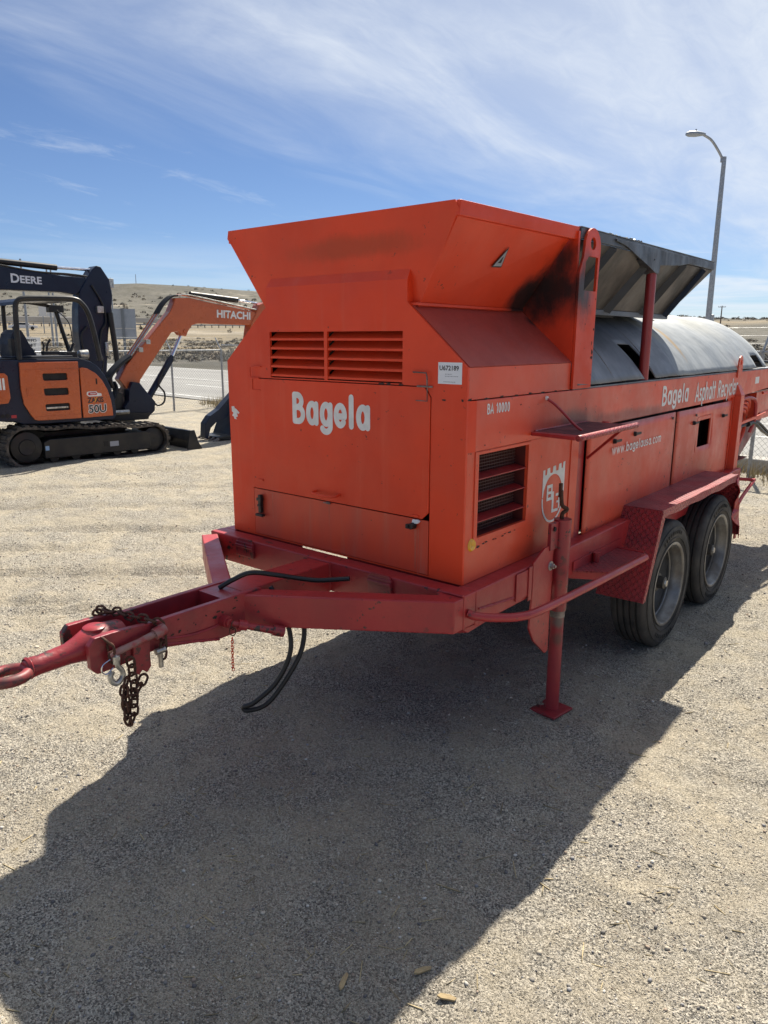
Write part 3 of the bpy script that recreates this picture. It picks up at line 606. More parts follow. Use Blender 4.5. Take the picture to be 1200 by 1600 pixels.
# --- right side of the engine house (x = 0 plane faces the photographer)
mb = MB()
mb.prism([(.0123, 1.441), (.815, 1.441), (.815, 1.555), (.0123, 1.555)], 'x', -.012, -.0003); mb.build('upper_side_plate', 'red_side', T, bevel=.001)
mb = MB(); mb.hexa([(-.004, .0125, 1.553), (-.004, .83, 1.553), (-.262, .83, 1.773), (-.262, .0125, 1.773), (.001, .0125, 1.5585), (.001, .83, 1.5585), (-.257, .83, 1.7785), (-.257, .0125, 1.7785)])
mb.build('sloped_roof', mat('dusty_roof_red', (.42, .06, .038), (.34, .052, .036), rough=.5, nscale=2, dents=.2, soot=[((-.2, .84, 1.74), (.05, .1, .08), SOOT, .95)]), T)
mb = MB(); mb.hexa([(XL-.001, .0125, 1.5585), (XL-.001, .83, 1.5585), (-1.078, .83, 1.7785), (-1.078, .0125, 1.7785), (XL+.004, .0125, 1.553), (XL+.004, .83, 1.553), (-1.073, .83, 1.773), (-1.073, .0125, 1.773)])
mb.build('sloped_roof', 'red', T)
mb = MB(); mb.box((-.275, .012, 1.776), (-.238, .80, 1.786)); mb.build('hopper_flange', 'red_hop', T, bevel=.001)
# hopper: five walls with folded rim
def wall(name, pts, th, m, par=T):
    a, b, c, d = [Vector(p) for p in pts]; n_ = (b-a).cross(d-a).normalized()*th; return MB().hexa([a, b, c, d, a+n_, b+n_, c+n_, d+n_]).build(name, m, par)
HX0, HX1 = -1.275, -.058
hf = MB(); hf.prism([(-1.08, 1.76), (-.258, 1.76), (-.115, 1.985), (HX1-.006, 2.066), (HX1+.01, 2.088), (HX1-.006, 2.118), (HX0, 2.118), (HX0-.014, 2.086), (HX0+.004, 2.062)], 'y', 0, .008)
me = hf.mesh('hopper_front')
for v_ in me.vertices: v_.co.y += .040-.052*max(0, (v_.co.z-1.79))/.33
hopf = link('hopper_front', me, M['red_hop'], T)
wall('hopper_side', [(-.258, .045, 1.778), (-.258, .80, 1.778), (-.030, .80, 2.085), (-.058, .0, 2.080)], .006, 'red_hop')
wall('hopper_side', [(-1.08, .045, 1.778), (-1.27, .0, 2.068), (-1.27, .80, 2.068), (-1.08, .80, 1.778)], .006, 'red')
mb = MB(); mb.hexa([(-.066, -.006, 2.066), (-.048, -.006, 2.066), (-.010, .83, 2.066), (-.034, .83, 2.066), (-.060, -.008, 2.118), (-.045, -.002, 2.118), (-.004, .83, 2.118), (-.034, .83, 2.118)])
mb.build('hopper_rim', 'red_hop', T, bevel=.003)
mb = MB(); mb.box((-1.283, -.006, 2.066), (-1.262, .83, 2.118)); mb.build('hopper_rim', 'red', T, bevel=.003)
mb = MB(); mb.box((-1.075, .02, 1.765), (-.262, .81, 1.7755)); mb.box((XL+.02, .832, 1.4), (-.02, .836, 1.75)); mb.build('hopper_closing_plates', 'soot_red', T)  # unseen floor and bulkhead, added to stop sun leaking into the shadow
# rear wall of the hopper, with the wing down to the roof slope
mb = MB(); mb.prism([(-1.08, 1.77), (-.26, 1.77), (-.262, 1.776), (-.05, 2.07), (-.012, 2.10), (-.012, 2.112), (-1.28, 2.112), (-1.08, 1.776)], 'y', .80, .81); mb.prism([(-.262, 1.776), (0.0, 1.556), (-.0, 2.1), (-.05, 2.1)], 'y', .815, .83)
mb.build('hopper_rear_wall', 'red_hop', T)
mb = MB(); mb.beam((-.252, .80, 1.786), (-.066, .80, 2.07), .012, .012, (0, 1, 0)); mb.build('hopper_corner_seam', 'red_hop', T, bevel=.002)
mb = MB()
out = [(.816, 1.442), (.998, 1.442), (1.002, 1.86), (1.012, 2.03)]+arc(.935, 2.045, .077, 0, 180, 14)+[(.85, 2.0), (.816, 1.93)]
mb.prism(out, 'x', .001, .013, holes=[arc(.935, 2.058, .026, 0, 345, 18), [(.865, 1.862), (.986, 1.862), (.992, 2.005), (.90, 2.005), (.872, 1.98)]]); mb.build('lifting_eye_plate', 'red_hop', T, bevel=.001)
mb = MB(); mb.prism(out, 'x', XL-.013, XL-.001, holes=[arc(.935, 2.058, .026, 0, 345, 18)]); mb.build('lifting_eye_plate', 'red', T)
# warning triangle
a, b, c_ = Vector((-.1475, .345, 1.937)), Vector((-.1455, .415, 1.941)), Vector((-.098, .392, 2.012))
nv = Vector((.83, 0, -.56)).normalized()
for s, mm, k in ((1., 'ink', .0045), (.80, 'grey_ink', .0055), (.32, 'ink', .0065)):
    ce = (a+b+c_)/3; mb = MB(); q = [ce+(p-ce)*s for p in (a, b, c_)]; q = [p+nv*(k+.003) for p in q]; q = [p+nv*.010 for p in q]; mb.add(q+[p+nv*.0008 for p in q], [(0, 1, 2), (5, 4, 3), (0, 3, 4, 1), (1, 4, 5, 2), (2, 5, 3, 0)]); mb.build('warning_triangle', mm, T)
# long side beam
ends = [(0.0125, 1.437), (4.9, 1.437), (4.9, 1.262), (3.60, 1.262), (.0125, 1.250)]
mb = MB(); mb.prism([(.055, 1.437), (4.9, 1.437), (4.9, 1.30), (3.6, 1.262), (.055, 1.250)], 'x', -.03, .006)
beam = mb.build('side_beam', 'red_side', T, bevel=.003)
mb = MB(); mb.hexa([(-.03, .0125, 1.25), (.0, .0125, 1.25), (.0058, .0548, 1.25), (-.03, .0548, 1.25), (-.03, .0125, 1.437), (0, .0125, 1.437), (.0058, .0548, 1.437), (-.03, .0548, 1.437)]); mb.build('beam_end', 'red', T)
mb = MB(); mb.prism([(.0125, 1.437), (4.9, 1.437), (4.9, 1.262), (.0125, 1.250)], 'x', XL-.006, XL+.03); mb.build('side_beam', 'red', T)
mb = MB(); mb.box((-.06, .84, 1.4375), (.004, 4.9, 1.446)); mb.build('beam_top_flange', 'galv', T, bevel=.002)
for y in (1.15, 1.45, 1.95, 2.05, 2.3, 2.9, 3.05, 3.35, 3.9):
    mb = MB(); mb.lathe([(1.446, 0), (1.446, .009), (1.454, .009), (1.454, 0)][::-1], 'z', (-.018, y, 0), 6); mb.build('cover_bolt', 'black', T)
lettering('model_lettering', 'BA 10000', .034, .17, (.0065, .128, 1.385), (0, 1, 0), (0, 0, 1), T, wscale=.98, gap=.15)
lettering('side_lettering', 'Bagela', .094, .20, (.0067, 1.965, 1.302), (0, 1, 0), (0, 0, 1), T, wscale=1.35, gap=.21)
lettering('side_lettering', 'Asphalt Recycler', .100, .165, (.0067, 2.545, 1.288), (0, 1, 0), (0, 0, 1), T, wscale=1.10, gap=.135)
mb = MB(); mb.box((.0064, 3.95, 1.335), (.0072, 4.06, 1.385)); mb.build('small_white_decal', 'white', T)
mb = MB(); mb.box((.0064, 4.35, 1.385), (.0072, 4.6, 1.43)); mb.build('small_white_decal', 'white', T)
# front side panel with radiator grille opening
pan = [(.0122, .746), (.86, .746), (.86, 1.2495), (.0122, 1.2495)]
gh = [(.088, .915), (.465, .915), (.465, 1.235), (.088, 1.235)]
mb = MB(); mb.prism(pan, 'x', -.012, -.0005, holes=[gh]); sp = mb.build('side_panel', 'red_side', T)
mb = MB(); mb.prism([(.064, .892), (.485, .892), (.485, 1.2475), (.064, 1.2475)], 'x', -.0004, .004, holes=[gh]); mb.build('grille_frame', 'red_side', T, bevel=.0012)
mb = MB()
mb.box((-.075, .4655, .90), (-.0125, .470, 1.245)); mb.box((-.075, .083, .90), (-.0125, .0875, 1.245)); mb.box((-.075, .0875, .905), (-.0125, .4655, .9145)); mb.box((-.075, .0875, 1.2355), (-.0125, .4655, 1.242))
gb = mb.build('grille_box', 'soot_red', T)
mb = MB(); mb.box((-.30, .05, .86), (-.29, .50, 1.26)); mb.build('radiator_core', 'dark', T)
mb = MB()
for k in range(30): y = .090+.0127*k; mb.beam((-.062, y, .915), (-.062, y, 1.235), .0022, .0022, (1, 0, 0))
for k in range(26): z = .917+.0127*k; mb.beam((-.0592, .088, z), (-.0592, .465, z), .0022, .0022)
tag(mb.build('grille_wire_mesh', 'wire', gb), kind='stuff')
for k in range(3):
    z = .985+.083*k; me_ = MB().hexa([(-.058, .088, z-.004), (-.004, .088, z-.014), (-.004, .465, z-.014), (-.058, .465, z-.004), (-.058, .088, z-.001), (-.004, .088, z-.0105), (-.004, .465, z-.0105), (-.058, .465, z-.001)])
    me_.build('grille_slat', 'frame', gb)
mb = MB(); mb.lathe([(.0, .0), (.006, .010), (.007, .020), (.0, .026)], 'x', (.0, .058, .893), 28); mb.build('amber_reflector', 'yellow', T)
# castle emblem with ring and interlocked letters
def flat(name, polys, m, par=T, x=.0008, holes=None):
    mb = MB()
    for i, p in enumerate(polys): mb.prism(p, 'x', x-.0004, x+.0002*(i % 3), holes=(holes or []) if i == 0 else [])
    return mb.build(name, m, par)
ec, er = (.706, .975), (.092, .104)
top = [(.607, .985), (.607, 1.106), (.625, 1.108), (.625, 1.083), (.641, 1.083), (.645, 1.110), (.668, 1.112), (.672, 1.087), (.694, 1.087), (.698, 1.114), (.722, 1.116), (.726, 1.091), (.748, 1.091), (.752, 1.118), (.775, 1.120), (.779, 1.096), (.790, 1.097), (.793, 1.122), (.812, 1.124), (.812, .985)]
top += [(ec[0]+(er[0]+.0)*math.cos(R(t)), ec[1]+er[1]*math.sin(R(t))) for t in range(6, 180, 8)]
flat('castle_emblem', [top], 'white')
ring = [(ec[0]+(er[0]+.010)*math.cos(R(t)), ec[1]+(er[1]+.010)*math.sin(R(t))) for t in range(175, 366, 8)]+[(ec[0]+er[0]*math.cos(R(t)), ec[1]+er[1]*math.sin(R(t))) for t in range(362, 174, -8)]
flat('emblem_ring', [ring], 'white', x=.0014)
def bar(y0, y1, z0, z1): return [(y0, z0), (y1, z0), (y1, z1), (y0, z1)]
flat('emblem_letter', [bar(.648, .662, .965, 1.035), bar(.662, .70, 1.021, 1.035), bar(.662, .695, .993, 1.005), bar(.662, .70, .965, .978), bar(.688, .70, .978, 1.021)], 'white', x=.0012)
flat('emblem_letter', [bar(.700, .716, .905, 1.0), bar(.716, .745, .905, .918)], 'white', x=.0012)
flat('emblem_letter', [bar(.735, .770, .975, .987), bar(.762, .774, .915, .975), bar(.745, .762, .943, .953), bar(.735, .762, .905, .917)], 'white', x=.0012)
# post between panel and first door, doors, rear post
mb = MB(); mb.prism([(.8605, .728), (.935, .728), (.935, 1.2495), (.8605, 1.2495)], 'x', -.02, .004); mb.build('side_post', 'red_side', T, bevel=.002)
mb = MB(); mb.prism([(.9355, .728), (1.0, .728), (1.0, 1.2495), (.9355, 1.2495)], 'x', -.02, .0005); mb.build('post_recess', 'frame', T)
def dented_panel(name, y0, y1, z0, z1, x, th, m, bulge=.012, hole=None, top=0.):
    ny, nz = 26, 12; mb = MB(); v = []
    for i in range(ny+1):
        for k in range(nz+1):
            s_, t_ = i/ny, k/nz; y = y0+(y1-y0)*s_; z = z0+(z1+top*s_-z0)*t_
            e = math.sin(math.pi*s_)**.6*math.sin(math.pi*t_)**.6 if 0 < s_ < 1 and 0 < t_ < 1 else 0
            d = bulge*e*(.45+.55*math.sin(5.1*y+2*z)*math.cos(7*z+1.3*y))
            v.append((x+th+d, y, z))
    f = [(i*(nz+1)+k, (i+1)*(nz+1)+k, (i+1)*(nz+1)+k+1, i*(nz+1)+k+1) for i in range(ny) for k in range(nz)]
    if hole:
        def inside(q): 
            cy = sum(v[i][1] for i in q)/4; cz = sum(v[i][2] for i in q)/4; return hole[0] < cy < hole[1] and hole[2] < cz < hole[3]
        # snap grid lines to the opening
        ys = sorted({p[1] for p in v}); zs = sorted({p[2] for p in v})
        f = [q for q in f if not inside(q)]
    mb.add(v, f, True); o = mb.build(name, m, T); s = o.modifiers.new('thickness', 'SOLIDIFY'); s.thickness = .006; s.offset = -1; return o
d1 = dented_panel('side_door', 1.003, 2.188, .735, 1.246, .004, .012, 'red_side')
d2 = dented_panel('side_door', 2.225, 3.335, .735, 1.243, .004, .010, 'red_side', hole=(2.62, 2.89, .975, 1.165)); d2['label'] = 'side door with a rounded window cut-out'
mb = MB(); mb.box((-.10, 2.45, .80), (-.095, 3.1, 1.22)); mb.build('inner_backing', 'dark', T)
yy0, yy1, zz0, zz1 = 2.6515, 2.7368+.085*1+.02, .988, 1.158
mb = MB(); ro = [(2.600, .975), (2.612, .958), (2.89, .958), (2.904, .975), (2.904, 1.16), (2.89, 1.182), (2.612, 1.182), (2.600, 1.16)]; ri = [(2.632, .992), (2.646, .980), (2.862, .980), (2.874, .992), (2.874, 1.150), (2.862, 1.162), (2.646, 1.162), (2.632, 1.150)]
mb.prism(ro, 'x', .010, .0185, holes=[ri]); mb.build('window_rim', 'red_side', T)
mb = MB(); mb.lathe([(-.02, 0), (-.03, .03), (-.06, .045)], 'x', (0, 2.72, 1.03), 16); mb.build('inner_lamp', 'galv2', T)
lettering('web_lettering', 'www.bagelausa.com', .042, .17, (.0265, 1.27, 1.102), (0, 1, 0), (0, 0, 1), T, wscale=1.55, gap=.24)
for (y, z) in ((1.30, 1.165), (1.556, 1.178), (2.52, 1.155), (2.56, 1.2), (3.13, 1.155), (2.13, 1.215)):
    if y in (2.56, 2.13):
        mb = MB(); mb.lathe([(0, .0), (.008, .0), (.008, .008), (0, .008)][::-1], 'x', (.018, y, z), 8); mb.build('bolt_head', 'bare', T)
    else:
        mb = MB(); mb.lathe([(0, 0), (0, .013), (.014, .011), (.014, 0)], 'x', (.019, y, z), 12); mb.beam((.033, y-.01, z), (.038, y+.045, z+.003), .008, .012); mb.build('quarter_turn_latch', 'black', T)
mb = MB(); mb.prism([(3.336, .73), (3.42, .73), (3.42, 1.2615), (3.336, 1.2615)], 'x', -.05, -.012); mb.build('post_recess', 'red_side', T)
mb = MB(); mb.prism([(3.42, .71), (3.56, .71), (3.56, 1.26), (3.42, 1.26)], 'x', -.05, .002); mb.hexa([(.002, 3.44, .70), (.048, 3.44, .70), (.048, 3.53, .70), (.002, 3.53, .70), (.002, 3.44, 1.275), (.048, 3.44, 1.275), (.048, 3.53, 1.275), (.002, 3.53, 1.275)])
mb.hexa([(.006, 3.44, 1.2751), (.048, 3.44, 1.2751), (.048, 3.53, 1.2751), (.006, 3.53, 1.2751), (.006, 3.45, 1.345), (.016, 3.45, 1.345), (.016, 3.52, 1.345), (.006, 3.52, 1.345)]); mb.build('rear_side_post', 'red_side', T, bevel=.003)
mb = MB(); mb.prism([(3.42, 1.40), (3.52, 1.40), (3.52, 1.50)]+arc(3.47, 1.50, .05, 0, 180, 8)+[(3.42, 1.5)], 'x', .0065, .016, holes=[arc(3.47, 1.502, .02, 0, 330, 10)]); mb.build('lashing_eye', 'red_side', T)
# closed body behind everything (left side, floor, inner walls)
mb = MB(); mb.box((XL+.0, .0125, .746), (XL+.012, 4.2, 1.2495)); mb.box((XL+.0, .0125, 1.4375), (XL+.012, .82, 1.553)); mb.build('left_side_panel', 'red', T)
mb = MB(); mb.box((XL+.013, .10, .735), (-.05, 4.2, .742)); mb.box((XL+.02, .835, .75), (-.05, .84, 1.43)); mb.build('floor_plate', 'soot_red', T)
mb = MB(); mb.box((-.045, .5, .745), (-.042, .86, 1.43)); mb.box((-.046, 1.0, .74), (-.043, 2.40, 1.3)); mb.box((-.046, 3.1, .74), (-.043, 3.6, 1.3)); mb.build('inner_lining', 'dark', T)
# --- drum cover: bowed sheets
def cover(name, y0, y1, m, grow=0., cut=None, n=30, ny=24, skew=False):
    rad = .776+grow; cz = 1.064; amax = math.asin(.672/.776); mb = MB(); v = []
    for j in range(ny+1):
        for i in range(n+1):
            a_ = -amax+2*amax*i/n; y = y0+(y1-y0)*j/ny; w = .004*math.sin(9*y+4*a_)*math.cos(3*a_)
            sk = .30*(amax-a_)*math.exp(-((y-1.73)/.22)**2) if skew and a_ > 0 else 0
            v.append((-.667+(rad+w)*math.sin(a_), y-sk, cz+(rad+w)*math.cos(a_)))
    f = []
    for j in range(ny):
        for i in range(n):
            cyy = y0+(y1-y0)*(j+.5)/ny; aa_ = math.degrees(-amax+2*amax*(i+.5)/n)
            if cut and cut(cyy, aa_): continue
            f.append((j*(n+1)+i, (j+1)*(n+1)+i, (j+1)*(n+1)+i+1, j*(n+1)+i+1))
    mb.add(v, f, True); o = mb.build(name, m, T); s = o.modifiers.new('thickness', 'SOLIDIFY'); s.thickness = .005; s.offset = 1; return o
c1 = cover('drum_cover', .86, 2.17, 'galv', .006, cut=lambda y, a: (1.66 < y < 1.84 and a > 43) or (y < 1.15 and 12 < a < 30), n=44, ny=46, skew=True)
c2 = cover('drum_cover', 2.10, 4.22, 'galv2', 0, cut=lambda y, a: (3.95 < y < 4.14 and a > 52) or (2.62 < y < 2.72 and 2 < a < 24), n=44, ny=48)
for y in (1.28, 1.82, 2.168):
    amax = math.asin(.672/.776); mb = MB(); mb.tube([(-.667+(.784)*math.sin(a_), y+.01*math.sin(6*a_), 1.064+.784*math.cos(a_)) for a_ in [amax*(-1+i/16) for i in range(33)]], .0035, 5); mb.build('cover_seam', 'bare' if y < 2 else 'galv2', T)
mb = MB(); v = [(-.667+.64*math.sin(a_), y, 1.0+.74*math.cos(a_)) for y in (.9, 4.2) for a_ in [R(-62+124*i/20) for i in range(21)]]; mb.add(v, [(i, i+1, 22+i, 21+i) for i in range(20)], True); mb.build('drum', 'dark', T)
amax = math.asin(.672/.776); v = [(-.667+.774*math.sin(a_), 4.215, 1.064+.774*math.cos(a_)) for a_ in [amax*(-1+i/16) for i in range(33)]]
mb = MB(); mb.add(v, [tuple(range(33))]); mb.build('drum_end_plate', 'galv2', T)
mb = MB(); mb.tube([(-.10, 4.05, 1.50), (.01, 4.3, 1.49), (.02, 4.55, 1.49)], .012, 8); mb.build('rear_latch_bar', 'black', T)
# --- black tipping pan behind the hopper
px0, px1, py0, py1 = XL, 0.0, .835, 2.69; bx0, bx1, by0, by1 = -1.15, -.185, .97, 2.44; zt, zb = 2.072, 1.805
wall('pan_side', [(bx1, by0, zb), (bx1, by1, zb), (px1-.012, py1-.01, zt), (px1-.012, py0, zt)], .006, 'pan'); wall('pan_side', [(bx0, by1, zb), (bx0, by0, zb), (px0+.012, py0, zt), (px0+.012, py1, zt)], .006, 'pan')
wall('pan_end', [(bx1, by1, zb), (bx0, by1, zb), (px0, py1-.01, zt), (px1-.01, py1-.01, zt)], .006, 'pan'); wall('pan_end', [(bx0, by0, zb), (bx1, by0, zb), (px1, py0, zt), (px0, py0, zt)], .006, 'pan')
mb = MB(); mb.box((bx0, by0, zb-.006), (bx1, by1, zb-.001)); mb.box((bx0+.1, by0+.02, zb-.03), (bx1-.1, 1.9, zb-.0065)); mb.build('pan_floor', 'pan_dark', T)
rimp = MB()
for (a, b) in (((px1-.014, py0, zt), (px1, py1, 2.118)), ((px0, py0, zt), (px0+.014, py1, 2.118)), ((px0+.0142, py1-.014, zt), (px1-.0142, py1, 2.118)), ((px0+.0142, py0, zt), (px1-.0142, py0+.014, 2.118))): rimp.box(a, b)
rimp.build('pan_rim', mat('sooty_rim', (.035, .038, .045), (.10, .105, .115), rough=.4, metal=.2, nscale=4, nstretch=(1, 1, .3), bump=.3), T, bevel=.003)
mb = MB(); mb.box((px1-.05, py0, 2.1182), (px1+.002, py1, 2.121)); mb.build('pan_rim_lip', 'galv2', T)
mb = MB(); mb.box((bx1-.02, by0, zb-.026), (bx1+.012, by1+.01, zb-.0005)); mb.build('pan_flange', 'galv', T, bevel=.002)
for y0_, w in ((1.02, .10), (1.50, .12), (1.98, .12), (2.36, .03)):
    # folded rib down the side wall
    t0, t1 = Vector((px1-.016, y0_+.13, zt)), Vector((bx1+.004, y0_, zb)); dy = Vector((0, w, 0)); nn_ = Vector((.84, 0, -.55))*.035
    mb = MB(); mb.add([t0, t0+dy, t1+dy*.8, t1, t0+dy*.35+nn_, t1+dy*.3+nn_], [(0, 4, 5, 3), (1, 2, 5, 4), (0, 1, 4), (3, 5, 2), (0, 3, 2, 1)]); mb.build('pan_rib', 'pan_dark', T)
mb = MB(); mb.prism([(1.19, 2.095), (1.30, 2.085), (1.60, 2.015), (1.70, 1.99), (1.745, 1.99), (1.76, 2.03), (2.06, 2.052), (2.30, 2.085), (2.30, 2.105), (1.19, 2.105)], 'x', .0005, .009); mb.hexa([(-.05, 1.52, 2.04), (.0, 1.52, 2.04), (.0, 1.75, 1.985), (-.06, 1.70, 1.985), (-.05, 1.52, 2.06), (.0, 1.52, 2.06), (.0, 1.75, 2.005), (-.06, 1.70, 2.005)])
mb.build('pan_bracket', 'pan_dark' if False else mat('soot_streaked_bracket', (.03, .033, .04), (.11, .115, .125), rough=.42, metal=.2, nscale=5, nstretch=(1, 3, .4), bump=.3), T, bevel=.001)
mb = MB(); mb.tube([(-.025, 1.735, 1.35), (-.025, 1.735, 1.985)], .026, 20); mb.lathe([(1.985, 0), (1.985, .024), (2.0, .024), (2.0, 0)], 'z', (-.025, 1.735, 0), 16); mb.build('lift_ram', mat('ram_red', (.28, .022, .026), (.34, .04, .035), rough=.38, nscale=6, chips=.68, chipcol=(.4, .33, .3), coat=.2), T)
for i in range(26):
    y = 1.05+.8*rng.beta(2, 2.5); mb = MB(); mb.add([Vector(p)*random.uniform(.006, .013) for p in ICO], [tuple(q) for q in ICF.tolist()]); mb.build('asphalt_crumb', 'pan_dark', T, loc=(-.025+random.uniform(-.012, .01), y, 2.123))
# --- chassis
FX = .072
mb = MB(); mb.box((-1.405, -.092, .615), (FX, -.012, .745)); mb.build('front_crossmember', 'frame', T, bevel=.005)
mb = MB(); mb.box((-.0105, -.0115, .604), (FX-.001, 3.56, .744)); rail = mb.build('side_rail', 'frame', T, bevel=.005)
mb = MB(); mb.box((-1.405, -.0115, .604), (-1.325, 3.56, .744)); mb.build('side_rail', 'frame', T, bevel=.005)
mb = MB(); mb.prism([(-.0925, .614), (.12, .604), (.10, .575), (-.055, .575)], 'x', .0, FX-.003) if False else mb.hexa([(.0, -.088, .580), (FX-.006, -.05, .590), (FX-.004, .12, .600), (.0, .10, .600), (.0, -.09, .6145), (FX-.004, -.09, .6145), (FX-.004, .16, .6035), (.0, .14, .6035)])
mb.build('corner_gusset', 'frame', T)
for y in (1.0, 2.0, 3.0): mb = MB(); mb.box((-1.3245, y, .62), (-.011, y+.07, .70)); mb.build('crossmember', 'frame', T)
for xx in (-1.14, -.32):   # shaped lugs on the crossmember
    mb = MB(); mb.box((xx-.06, -.106, .665), (xx+.06, -.0925, .735)); mb.prism([(xx-.055, .735), (xx+.055, .735), (xx+.045, .75), (xx-.045, .75)], 'y', -.104, -.094); mb.box((xx-.06, -.112, .708), (xx+.06, -.1062, .722)); mb.build('crossmember_lug', 'frame_worn', T, bevel=.003)
# draw-frame arms
for (xa, xb) in ((.038, -.60), (-1.372, -.735)):
    mb = MB(); mb.beam((xa, -.125, .676), (xb, -.548, .672), .075, .124); mb.build('drawbar_arm', 'frame', T, bevel=.005)
mb = MB(); mb.prism([(FX-.001, -.0925), (FX-.001, -.15), (.045, -.165), (-.02, -.12), (-.05, -.0925)], 'z', .6145, .7385); mb.build('arm_root', 'frame', T, bevel=.004)
mb = MB(); mb.box((-.735, -.560, .612), (-.600, -.0925, .738)); mb.build('centre_drawbar', 'frame', T, bevel=.005)
# tongue: two cheek plates with an open channel between
def cheek(x0, x1):
    mb = MB(); mb.prism([(-.50, .612), (-.50, .742), (-.96, .742), (-1.10, .752), (-1.165, .752), (-1.185, .73), (-1.185, .655), (-1.165, .632), (-1.10, .632), (-.95, .645), (-.80, .618), (-.70, .598), (-.60, .598)], 'x', x0, x1)
    return mb.build('tongue_cheek', 'frame_worn', T, bevel=.007)
cheek(-.599, -.575); cheek(-.762, -.738)
mb = MB(); mb.box((-.7375, -1.10, .632), (-.5995, -.56, .644)); mb.box((-.7375, -.66, .66), (-.5995, -.565, .738)); mb.build('tongue_floor', 'frame_worn', T)
mb = MB(); mb.tube(catmull([(-.575, -.93, .675), (-.571, -.82, .655), (-.571, -.70, .655), (-.573, -.66, .675)], 4), .004, 6); mb.build('weld_bead', 'frame_worn', T)
# forged coupling head and lunette ring
mb = MB(); P_ = [(-.667, -1.03, .690), (-.667, -1.10, .695), (-.667, -1.145, .697), (-.667, -1.175, .694), (-.667, -1.21, .690), (-.667, -1.30, .686), (-.667, -1.33, .685), (-.667, -1.345, .685)]
mb.tube(P_, [.060, .062, .054, .042, .034, .030, .032, .024], 20); mb.lathe([(.0, .0), (.060, .0)], 'z', (0, 0, 0), 3) if False else None
mb.build('coupling_head', 'frame_worn', T)
mb = MB(); mb.lathe([(.756, 0), (.756, .030), (.752, .036), (.72, .040)], 'z', (-.667, -1.115, 0), 24); mb.build('head_boss', 'frame_worn', T)
mb = MB(); mb.lathe([(-1.326, .030), (-1.332, .035), (-1.340, .031)], 'y', (-.667, 0, .6855), 24); mb.build('head_collar', 'frame_worn', T)
mb = MB(); mb.tube([(-.667+.046*math.cos(t), -1.392+.054*math.sin(t), .682) for t in [2*math.pi*i/28 for i in range(28)]], .0175, 12, closed=True); ln = mb.build('lunette_ring', mat('worn_ring', (.30, .03, .035), (.12, .05, .045), rough=.45, nscale=18, chips=.55, chipcol=(.06, .035, .03), chipscale=30), T)
# stowed pin with pull handle and its retaining chain
mb = MB(); mb.tube([(-.575, -.675, .664), (-.545, -.675, .664)], .022, 16); mb.tube([(-.5448, -.675, .664), (-.535, -.675, .664)], .015, 12); mb.build('pin_boss', 'frame_worn', T)
mb = MB(); mb.tube([(-.540, -.672, .662), (-.505, -.612, .640), (-.455, -.530, .612)], [.010, .013, .016], 12); mb.tube([(-.462, -.542, .616), (-.440, -.508, .604)], .021, 12); mb.tube([(-.525, -.648, .653), (-.510, -.622, .644)], .019, 12); mb.build('pull_handle', 'frame_worn', T)
# lever shackle on the tongue side
mb = MB(); mb.tube([(-.560, -1.13, .688), (-.548, -1.03, .706), (-.548, -.965, .715)], [.012, .010, .012], 12); mb.tube([(-.548, -.975, .712), (-.547, -.935, .722)], .020, 14); mb.build('safety_lever', mat('lever_worn', (.34, .04, .04), (.30, .17, .15), rough=.55, nscale=30, chips=.6), T)
mb = MB(); mb.prism([(-1.045, .70), (-.985, .70), (-.985, .60), (-1.0, .583), (-1.018, .598), (-1.03, .583), (-1.045, .60)], 'x', -.574, -.562); mb.build('lever_bracket', 'frame_worn', T, bevel=.003)
# hooked bolt below the lever
mb = MB(); mb.tube([(-.552, -.955, .59), (-.552, -.955, .655)], .008, 10); mb.tube([(-.552, -.972, .648), (-.552, -.938, .648)], .011, 10); mb.build('hanging_bolt', 'zinc', T); 
# --- places where the paint has broken away to rust: thin flakes of their own
rust_m = mat('bared_rust', (.06, .032, .024), (.022, .018, .017), rough=.85, nscale=60)
def flake(P0, u, v, s, asp=1., n=11, par=T):
    u, v = Vector(u).normalized(), Vector(v).normalized(); nm = u.cross(v); mb = MB(); P0 = Vector(P0); pts = []
    for i in range(n): t = 2*math.pi*i/n; k = s*random.uniform(.45, 1.15); pts.append(P0+u*(k*math.cos(t)*asp)+v*(k*math.sin(t))+nm*.0006)
    c = P0+nm*.0006; mb.add([c]+pts, [(0, 1+i, 1+(i+1) % n) for i in range(n)]); mb.build('paint_flake', rust_m, par)
for (y, z, s, a) in ((.985, 1.60, .018, .6), (.978, 1.64, .012, .5), (.99, 1.70, .007, 1), (.983, 1.575, .009, 1.6), (.90, 1.72, .005, 1), (.93, 1.80, .004, 1), (.985, 1.50, .007, .6), (.992, 1.83, .004, 1)): flake((.0131, y, z), (0, 1, 0), (0, 0, 1), s, a)
for k in range(9): flake((.0001, .10+.035*k+random.uniform(-.01, .01), .880+.0012*k+random.uniform(-.003, .003)), (0, 1, 0), (0, 0, 1), random.uniform(.002, .0055), 2.8)
for (x, z, s, a) in ((-.10, 1.437, .004, 2.2), (-.02, 1.44, .006, 1), (-.10, 1.33, .0025, .8), (-.12, 1.27, .002, 1), (-.10, 1.47, .002, 2.5), (-.40, 1.486, .004, 5), (-.36, 1.4845, .006, 3), (-.30, 1.486, .004, 3), (-.68, 1.70, .005, .6)): flake((x, -.0003, z), (1, 0, 0), (0, 0, 1), s, a)
for (x, z, s, a) in ((-.55, 1.235, .002, 2), (-.52, 1.228, .0025, .6), (-.33, 1.13, .0025, .8), (-.30, 1.12, .003, .5), (-.45, .93, .003, 1), (-.50, .86, .002, 1)): flake((x, -.0044 if z > .97 else -.0014, z), (1, 0, 0), (0, 0, 1), s, a)
